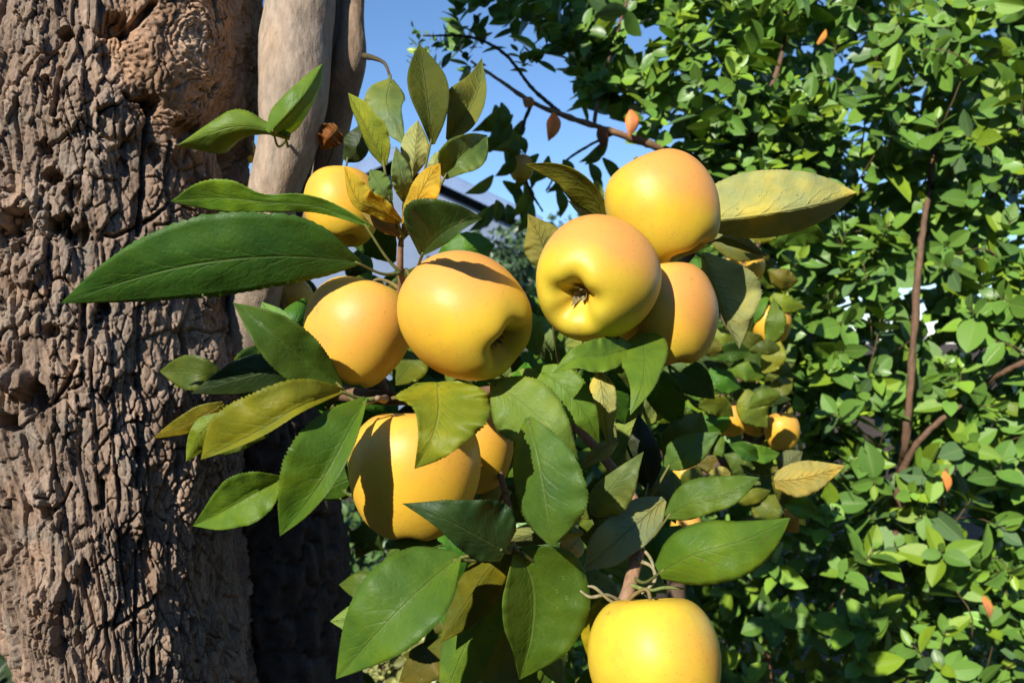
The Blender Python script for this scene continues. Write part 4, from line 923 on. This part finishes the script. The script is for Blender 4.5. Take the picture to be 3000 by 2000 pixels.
# ------------------------------------------------------------------ second, younger apple tree behind the cluster
B0 = P(1960, 1000, 1.32); B0[2] = 0
tree2 = tag(link('young_apple_tree', None, None, B0), 'young apple tree with slender stem and small ripe apples, growing behind the big fruit', 'tree')
def t2(name, pts, rp, col=(0.16, 0.11, 0.075), seed=1):
    return tube(name, [P(*q) for q in pts], [r / F * q[2] for r, q in zip(rp, pts)], col, M_TWIG, tree2, 12, 0.15, seed)
BR['t2trunk'] = t2('trunk', [(1960, 1000 + 1.4 / 1.32 * F, 1.32), (1955, 2400, 1.32), (1975, 1900, 1.30), (1990, 1600, 1.28), (2040, 1400, 1.26), (2090, 1200, 1.25), (2120, 1000, 1.25), (2130, 800, 1.25), (2140, 640, 1.26)], [38, 34, 30, 26, 22, 19, 16, 12, 7])
BR['t2a'] = t2('branch', [(2040, 1400, 1.26), (2150, 1330, 1.22), (2240, 1280, 1.20), (2310, 1180, 1.20)], [13, 11, 8, 5], seed=2)
BR['t2b'] = t2('branch', [(2090, 1180, 1.25), (2170, 1110, 1.22), (2240, 1080, 1.20), (2270, 1000, 1.20), (2280, 900, 1.20)], [12, 10, 8, 7, 4], seed=3)
BR['t2c'] = t2('branch', [(2120, 930, 1.25), (2180, 830, 1.23), (2220, 720, 1.22), (2260, 660, 1.22)], [10, 8, 7, 4], seed=4)
BR['t2d'] = t2('branch', [(2030, 1430, 1.26), (1960, 1350, 1.24), (1880, 1290, 1.22), (1800, 1240, 1.22)], [11, 9, 8, 5], seed=5)
g2 = None
apple(2182, 782, 58, 1.19, (-.30, -.80, .15), 'small sunlit apple on the young tree, its hollow facing out under a drooping leaf', ((0, -.2, 1), .6), .9, (2205, 760, 1.225), 1.0, 21, (36, 40))
apple(2256, 946, 60, 1.22, (.1, .1, -.98), 'small apple peeking out as a crescent from behind an upright leaf on the young tree', ((0, -.2, 1), .3), 1.0, (2272, 985, 1.20) if False else (2278, 900, 1.20), 1.0, 22, (36, 40), sepals=False)
apple(2142, 1226, 50, 1.16, (.1, .1, -.98), 'small orange-blushed apple in the shaded middle of the young tree', ((-.5, -.2, .8), .9), 1.0, (2165, 1115, 1.222), 1.0, 23, (36, 40), sepals=False)
apple(2210, 1236, 40, 1.20, (.5, -.6, -.5), 'smaller yellow apple touching the orange-blushed one on the young tree', ((0, -.2, 1), .2), .8, (2235, 1083, 1.203), 1.0, 24, (36, 40))
apple(2290, 1262, 50, 1.16, (.1, .1, -.98), 'small golden apple at the outer twig end of the young tree, beside the shrub leaves', ((0, -.2, 1), .35), 1.0, (2308, 1184, 1.20), 1.08, 25, (36, 40), sepals=False)
apple(1826, 1306, 44, 1.18, (.1, .1, -.98), 'small yellow apple behind the upright dark leaf', ((0, -.2, 1), .3), .9, (1842, 1266, 1.22), 1.0, 28, (36, 40), sepals=False)
apple(2010, 1395, 40, 1.20, (.1, .1, -.98), 'small orange apple seen between two glossy leaves of the lower twig', ((0, -.2, 1), .6), 1.0, (2050, 1360, 1.258), 1.0, 29, (36, 40), sepals=False)
apple(2012, 1545, 46, 1.18, (.1, .1, -.98), 'small shaded apple just above the long glossy leaf', ((0, -.2, 1), .5), 1.0, (2000, 1510, 1.27), 1.0, 30, (36, 40), sepals=False)

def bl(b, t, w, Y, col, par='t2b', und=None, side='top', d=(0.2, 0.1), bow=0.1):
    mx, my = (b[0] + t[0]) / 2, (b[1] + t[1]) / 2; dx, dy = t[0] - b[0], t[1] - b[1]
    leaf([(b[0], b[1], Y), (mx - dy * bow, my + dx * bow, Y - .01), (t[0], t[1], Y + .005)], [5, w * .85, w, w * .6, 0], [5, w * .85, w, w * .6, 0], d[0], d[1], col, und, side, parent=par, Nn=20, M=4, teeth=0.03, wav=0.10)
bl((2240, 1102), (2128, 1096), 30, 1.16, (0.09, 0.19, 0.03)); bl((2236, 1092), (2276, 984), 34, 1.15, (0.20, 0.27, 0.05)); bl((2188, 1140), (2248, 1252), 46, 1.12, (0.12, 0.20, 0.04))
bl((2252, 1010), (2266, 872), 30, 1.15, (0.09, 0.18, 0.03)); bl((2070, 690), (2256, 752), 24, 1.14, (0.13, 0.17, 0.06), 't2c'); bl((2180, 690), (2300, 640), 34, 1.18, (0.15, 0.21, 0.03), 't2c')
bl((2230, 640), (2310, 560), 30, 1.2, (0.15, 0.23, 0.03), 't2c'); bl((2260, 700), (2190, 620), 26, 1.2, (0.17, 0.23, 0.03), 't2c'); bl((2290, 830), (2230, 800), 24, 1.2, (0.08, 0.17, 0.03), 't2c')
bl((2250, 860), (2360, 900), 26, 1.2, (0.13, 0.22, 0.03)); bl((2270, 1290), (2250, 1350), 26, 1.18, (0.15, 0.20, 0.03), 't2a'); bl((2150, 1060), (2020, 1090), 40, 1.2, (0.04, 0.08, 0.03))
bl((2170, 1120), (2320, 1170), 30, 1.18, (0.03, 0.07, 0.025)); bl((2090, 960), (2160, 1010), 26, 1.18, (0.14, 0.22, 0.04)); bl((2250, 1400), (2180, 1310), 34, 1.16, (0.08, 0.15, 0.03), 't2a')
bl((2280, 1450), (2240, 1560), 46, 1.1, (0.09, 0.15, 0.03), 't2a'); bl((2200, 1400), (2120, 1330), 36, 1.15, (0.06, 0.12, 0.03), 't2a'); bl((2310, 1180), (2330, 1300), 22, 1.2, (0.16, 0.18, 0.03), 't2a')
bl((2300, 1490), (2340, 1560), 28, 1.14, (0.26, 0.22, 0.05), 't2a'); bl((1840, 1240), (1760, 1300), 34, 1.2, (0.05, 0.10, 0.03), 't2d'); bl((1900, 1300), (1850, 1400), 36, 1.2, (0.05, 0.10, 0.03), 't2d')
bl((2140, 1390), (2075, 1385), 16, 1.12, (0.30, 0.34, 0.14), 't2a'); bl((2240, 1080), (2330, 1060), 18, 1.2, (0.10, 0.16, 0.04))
rl2 = random.Random(77)
for k in range(70):
    par = rl2.choice(['t2a', 't2b', 't2c', 't2d', 't2trunk'])
    bx = rl2.uniform(1960, 2290); by = rl2.uniform(680, 1560)
    a = rl2.uniform(0, 6.28); ln = rl2.uniform(80, 150)
    bl((bx, by), (bx + ln * math.cos(a), by + ln * math.sin(a) * .8 + 25), rl2.uniform(20, 38), rl2.uniform(1.20, 1.42), (0.06 * rl2.uniform(.6, 1.5), 0.135 * rl2.uniform(.7, 1.3), 0.028), par, d=(rl2.uniform(-.6, .6), rl2.uniform(-.6, .6)), bow=rl2.uniform(-.15, .15))

rl3 = random.Random(41)
for k in range(26):
    bx = rl3.uniform(2030, 2300); by = rl3.uniform(700, 1500); a = rl3.uniform(0, 6.28); ln = rl3.uniform(80, 130)
    cxk, cyk = bx + ln * .5 * math.cos(a), by + ln * .5 * math.sin(a)
    if any(math.hypot(cxk - q, cyk - w) < 48 for q, w in ((2185, 780), (2295, 946), (2150, 1226), (2296, 1275), (2205, 1240))): continue
    bl((bx, by), (bx + ln * math.cos(a), by + ln * math.sin(a) * .8 + 20), rl3.uniform(22, 36), rl3.uniform(1.04, 1.14), (0.075 * rl3.uniform(.6, 1.6), 0.155 * rl3.uniform(.7, 1.3), 0.028), rl3.choice(['t2a', 't2b', 't2c']), d=(rl3.uniform(-.7, .7), rl3.uniform(-.7, .7)), bow=rl3.uniform(-.2, .2))
rf = random.Random(57)
for k in range(120):
    px = rf.uniform(640, 2000); py = rf.uniform(760, 1980); Y = rf.uniform(.63, .74)
    if px > 1950 and py < 1300: continue
    if px < 900 and (py < 960 or py > 1450): continue
    if px < 900: Y -= .05
    if px < 1120 and py > 1480: continue
    if px > 1350 and py < 960: py += 260
    a = rf.uniform(0.2, 6.0); ln = rf.uniform(150, 240); w = ln * rf.uniform(.22, .30)
    leaf([(px, py, Y), (px + ln * .5 * math.cos(a) + 12, py + ln * .5 * math.sin(a) - 8, Y - .015), (px + ln * math.cos(a), py + ln * math.sin(a) + 20, Y + .005)],
         [6, w * .8, w, w * .65, 0], [6, w * .8, w, w * .65, 0], rf.uniform(-.6, .6), rf.uniform(-.6, .6), (0.055 * rf.uniform(.7, 1.6), 0.135 * rf.uniform(.7, 1.4), 0.024),
         parent=rf.choice(['main', 'lower', 'low_left', 'spurB']), Nn=24, M=4, side='top' if rf.random() < .7 else 'under')

# ------------------------------------------------------------------ inner leaves of the old tree, in the trunk's shade
ri = random.Random(9)
for k in range(250):
    px = ri.uniform(640, 1900); u = (px - 640) / 1260
    py = ri.uniform(790, 2050)
    if k > 150: px = ri.uniform(850, 1560); py = ri.uniform(800, 1450); u = (px - 640) / 1260
    if px > 1400 and py < 900: py += 200
    Y = 0.80 + 0.36 * u + ri.uniform(-.03, .10)
    if px < 980 and py > 1480: continue
    a = ri.uniform(0, 6.28); ln = ri.uniform(110, 200) * .75 / Y
    par = ri.choice(['main', 'lower', 'low_left', 'spurB'])
    leaf([(px, py, Y), (px + ln * .5 * math.cos(a) + 8, py + ln * .5 * math.sin(a) + 5, Y - .012), (px + ln * math.cos(a), py + ln * math.sin(a) + 25, Y)],
         [4, ln * .24, ln * .29, ln * .17, 0], [4, ln * .24, ln * .29, ln * .17, 0], ri.uniform(-.7, .7), ri.uniform(-.7, .7),
         (0.045 * ri.uniform(.7, 1.5), 0.11 * ri.uniform(.7, 1.3), 0.022), parent=par, Nn=14, M=3, teeth=0.0)

# ------------------------------------------------------------------ low plants on the soil, beyond the trunk
def low_plant(px, Y, h, n, label, size, seed, poly=None, tint=None):
    rg = np.random.default_rng(seed)
    x0 = (px - 1500) / F * Y
    o = tag(link('low_shrub', None, None, (x0, Y, 0)), label, 'shrub', None)
    lst = []
    for k in range(n):
        a = rg.uniform(0, 6.28); rad = rg.uniform(0, 1) ** .5
        hh = h * rg.uniform(0.15, 1.0); rr = 0.30 * rad * (1.1 - 0.5 * (hh / h) ** 2) * h / 0.6
        pos = np.array([x0 + rr * math.cos(a), Y + rr * math.sin(a), hh])
        ax = norm(np.array([math.cos(a) * .6 - .15, math.sin(a) * .6 - .3, .7]) + rg.normal(0, .35, 3))
        xx = norm(np.cross(ax, [0.2, 0.1, 1.0])); yy = np.cross(ax, xx)
        for j in range(5):
            an = j * 2.4 + a; d = norm(ax * .45 + xx * math.cos(an) + yy * math.sin(an)); nz = norm(ax - d * np.dot(ax, d)); 
            lst.append((np.stack([np.cross(d, nz), d, nz], 1), pos - ax * .01 * j, size * rg.uniform(.7, 1.2), int(rg.integers(0, 14)), Y))
    V, Fq, Uu, Cc = leaves_mesh('foliage', lst, rg, M_HLEAF, tints=[np.array(tint) * (0.8 + 0.05 * k) for k in range(14)] if tint else HT)
    lo = np.array([x0, Y, 0])
    tag(link('foliage', new_mesh('foliage', V - lo, Fq, [M_HLEAF], None, True, Uu, {'topcol': Cc}), o, lo), kind='stuff')
    for j in range(5):
        a = j * 1.26; tip = lo + np.array([math.cos(a) * .12, math.sin(a) * .12, h * .8])
        tube('stem', [lo + np.array([0.01 * j, 0, 0]), (lo + tip) / 2 + np.array([math.cos(a) * .03, 0, 0]), tip], [.006, .005, .003], (0.14, 0.10, 0.06), M_TWIG, o, 8, .1, j)
    return o
low_plant(1215, 2.7, 0.42, 260, 'low pale-leaved plant growing from the soil behind the lowest leaves', 0.045, 4, tint=(0.25, 0.27, 0.09))
low_plant(1480, 3.2, 0.75, 420, 'knee-high green bush on the soil behind the lone lemon yellow apple', 0.05, 5)
low_plant(980, 3.4, 0.70, 420, 'bushy dark green plant seen low behind the shaded flank of the trunk', 0.05, 6, tint=(0.06, 0.12, 0.03))
low_plant(60, 2.3, 0.95, 520, 'dark green bush seen past the foot of the cracked trunk', 0.05, 7, tint=(0.035, 0.06, 0.025))

# ------------------------------------------------------------------ house and garden trees far behind
HY = 14.0
def box(x0, x1, y0, y1, z0, z1):
    v = np.array([[x, y, z] for z in (z0, z1) for y in (y0, y1) for x in (x0, x1)], float)
    f = [[0, 2, 3, 1], [4, 5, 7, 6], [0, 1, 5, 4], [2, 6, 7, 3], [0, 4, 6, 2], [1, 3, 7, 5]]
    return v, f
apx = P(1150, 452, HY); ev = P(1590, 660, HY); hw = ev[0] - apx[0]; xl, xr = apx[0] - hw, ev[0]
hloc = np.array([apx[0], HY + 3, 0.0])
house = tag(link('house', None, None, hloc), 'pale blue house with a dark blue gable roof edge, far behind the fruit', 'house')
ins = 0.35; wy0 = HY + 0.35
wv = np.array([[xl + ins, wy0, 0], [xr - ins, wy0, 0], [xr - ins, wy0, ev[2] - .05], [apx[0], wy0, apx[2] - .25], [xl + ins, wy0, ev[2] - .05]]); wv2 = wv + np.array([0, 7, 0])
allv = np.vstack([wv, wv2]); 
me = bpy.data.meshes.new('wall'); me.from_pydata([tuple(v - hloc) for v in allv], [], [(0, 1, 2, 3, 4), (9, 8, 7, 6, 5), (0, 5, 6, 1), (1, 6, 7, 2), (2, 7, 8, 3), (3, 8, 9, 4), (4, 9, 5, 0)])
me.materials.append(M_WALL); link('wall', me, house, hloc)
for sgn, ex in ((1, xr), (-1, xl)):
    e = np.array([ex, HY, ev[2]]); a = np.array([apx[0], HY, apx[2]]); t = np.array([0, 0, 0.14])
    q = np.array([a, e, e + [0, 7.8, 0], a + [0, 7.8, 0]]); vv = np.vstack([q, q + t])
    link('roof', new_mesh('roof', vv - hloc, [[3, 2, 1, 0], [4, 5, 6, 7], [0, 1, 5, 4], [1, 2, 6, 5], [2, 3, 7, 6], [3, 0, 4, 7]], [M_ROOF], smooth=False), house, hloc)
    q = np.array([a + [0, -.04, -.12], e + [0, -.04, -.12], e + [0, -.04, .10], a + [0, -.04, .10]]); vv = np.vstack([q, q + [0, .035, 0]])
    link('fascia', new_mesh('fascia', vv - hloc, [[0, 1, 2, 3], [7, 6, 5, 4], [0, 4, 5, 1], [1, 5, 6, 2], [2, 6, 7, 3], [3, 7, 4, 0]], [M_FASCIA], smooth=False), house, hloc)
for wx in (apx[0] - 1.2, apx[0] + 0.9):
    v, f = box(wx, wx + .9, wy0 - .04, wy0 + .02, 1.1, 2.2); wo = link('window', new_mesh('window', v - hloc, f, [M_WALL], smooth=False), house, hloc)
    v, f = box(wx + .08, wx + .82, wy0 - .06, wy0 - .03, 1.18, 2.12); link('pane', new_mesh('pane', v - hloc, f, [M_GLASS], smooth=False), wo, hloc)

def far_tree(px, Y, h, cr, label, seed, tint):
    rg = np.random.default_rng(seed); x0 = (px - 1500) / F * Y; lo = np.array([x0, Y, 0.0])
    o = tag(link('garden_tree', None, None, lo), label, 'tree', None)
    tube('trunk', [lo, lo + [0.05, 0, h * .4], lo + [0, .05, h * .8]], [.09, .07, .03], (0.12, 0.09, 0.06), M_TWIG, o, 12, .1, seed)
    for k in range(5):
        a = k * 1.26 + .3; s0 = lo + [0.02, 0, h * (.35 + .06 * k)]
        tube('limb', [s0, s0 + [math.cos(a) * cr * .4, math.sin(a) * cr * .4, cr * .25], s0 + [math.cos(a) * cr * .75, math.sin(a) * cr * .75, cr * .6]], [.04, .03, .012], (0.12, 0.09, 0.06), M_TWIG, o, 8, .1, seed + k)
    lst = []
    cl = [(norm(rg.normal(0, 1, 3)) * cr * rg.uniform(.2, .85), cr * rg.uniform(.22, .4)) for _ in range(28)]
    for k in range(2600):
        c, r = cl[rg.integers(0, len(cl))]; p = lo + [0, 0, h - cr * .8] + c * [1, 1, .9] + rg.normal(0, .5, 3) * r
        d = norm(rg.normal(0, 1, 3)); nz = norm(np.cross(d, rg.normal(0, 1, 3)))
        lst.append((np.stack([np.cross(d, nz), d, nz], 1), p, rg.uniform(.07, .12), int(rg.integers(0, 14)), Y))
    V, Fq, Uu, Cc = leaves_mesh('crown', lst, rg, M_HLEAF, tints=[np.array(tint) * (.8 + .04 * k) for k in range(14)])
    tag(link('crown', new_mesh('crown', V - lo, Fq, [M_HLEAF], None, True, Uu, {'topcol': Cc}), o, lo), kind='stuff')
far_tree(1470, 9.5, 2.75, 0.75, 'garden tree with a loose crown before the house wall, beside its roof corner', 31, (0.06, 0.11, 0.05))
far_tree(1290, 8.0, 2.05, 0.65, 'smaller garden tree standing before the middle of the house', 32, (0.05, 0.10, 0.03))
far_tree(1640, 10.5, 2.9, 0.95, 'broad garden tree standing past the corner of the house', 33, (0.05, 0.10, 0.035))

# ------------------------------------------------------------------ unseen tall hedge, added behind the camera to cut sky light
hz0 = np.array([0.0, -6.2, 0.0])
an = np.linspace(math.radians(168), math.radians(372), 150); hh = np.linspace(0, 1, 26)
AN, HH = np.meshgrid(an, hh)
top = 4.0 + 0.5 * fbm(AN * 9, AN * 0 + 2, 301, 3)
rows = []
for side, r0 in ((0, 6.2), (1, 7.1)):
    r = r0 + 0.55 * fbm(AN * 16, HH * 9, 310 + side, 4) * 2 + (0.35 * HH ** 3 if side == 0 else -0.35 * HH ** 3)
    rows.append(np.stack([r * np.cos(AN), r * np.sin(AN), HH * top - 0.02 * side], -1))
G = np.concatenate([rows[0], rows[1][::-1]], axis=0)
M_SKYBLOCK = plain('sky_block_green', (0.05, 0.085, 0.03), 0.8, 14.0, 0.5, 0.05, 30.0)
bh = tag(link('sky_block_hedge', None, None, hz0), 'unseen tall dark green hedge added behind the camera to block sky light', 'hedge')
link('foliage', new_mesh('foliage', G.reshape(-1, 3) - hz0, grid_faces(G.shape[0], G.shape[1]), [M_SKYBLOCK]), bh, hz0)
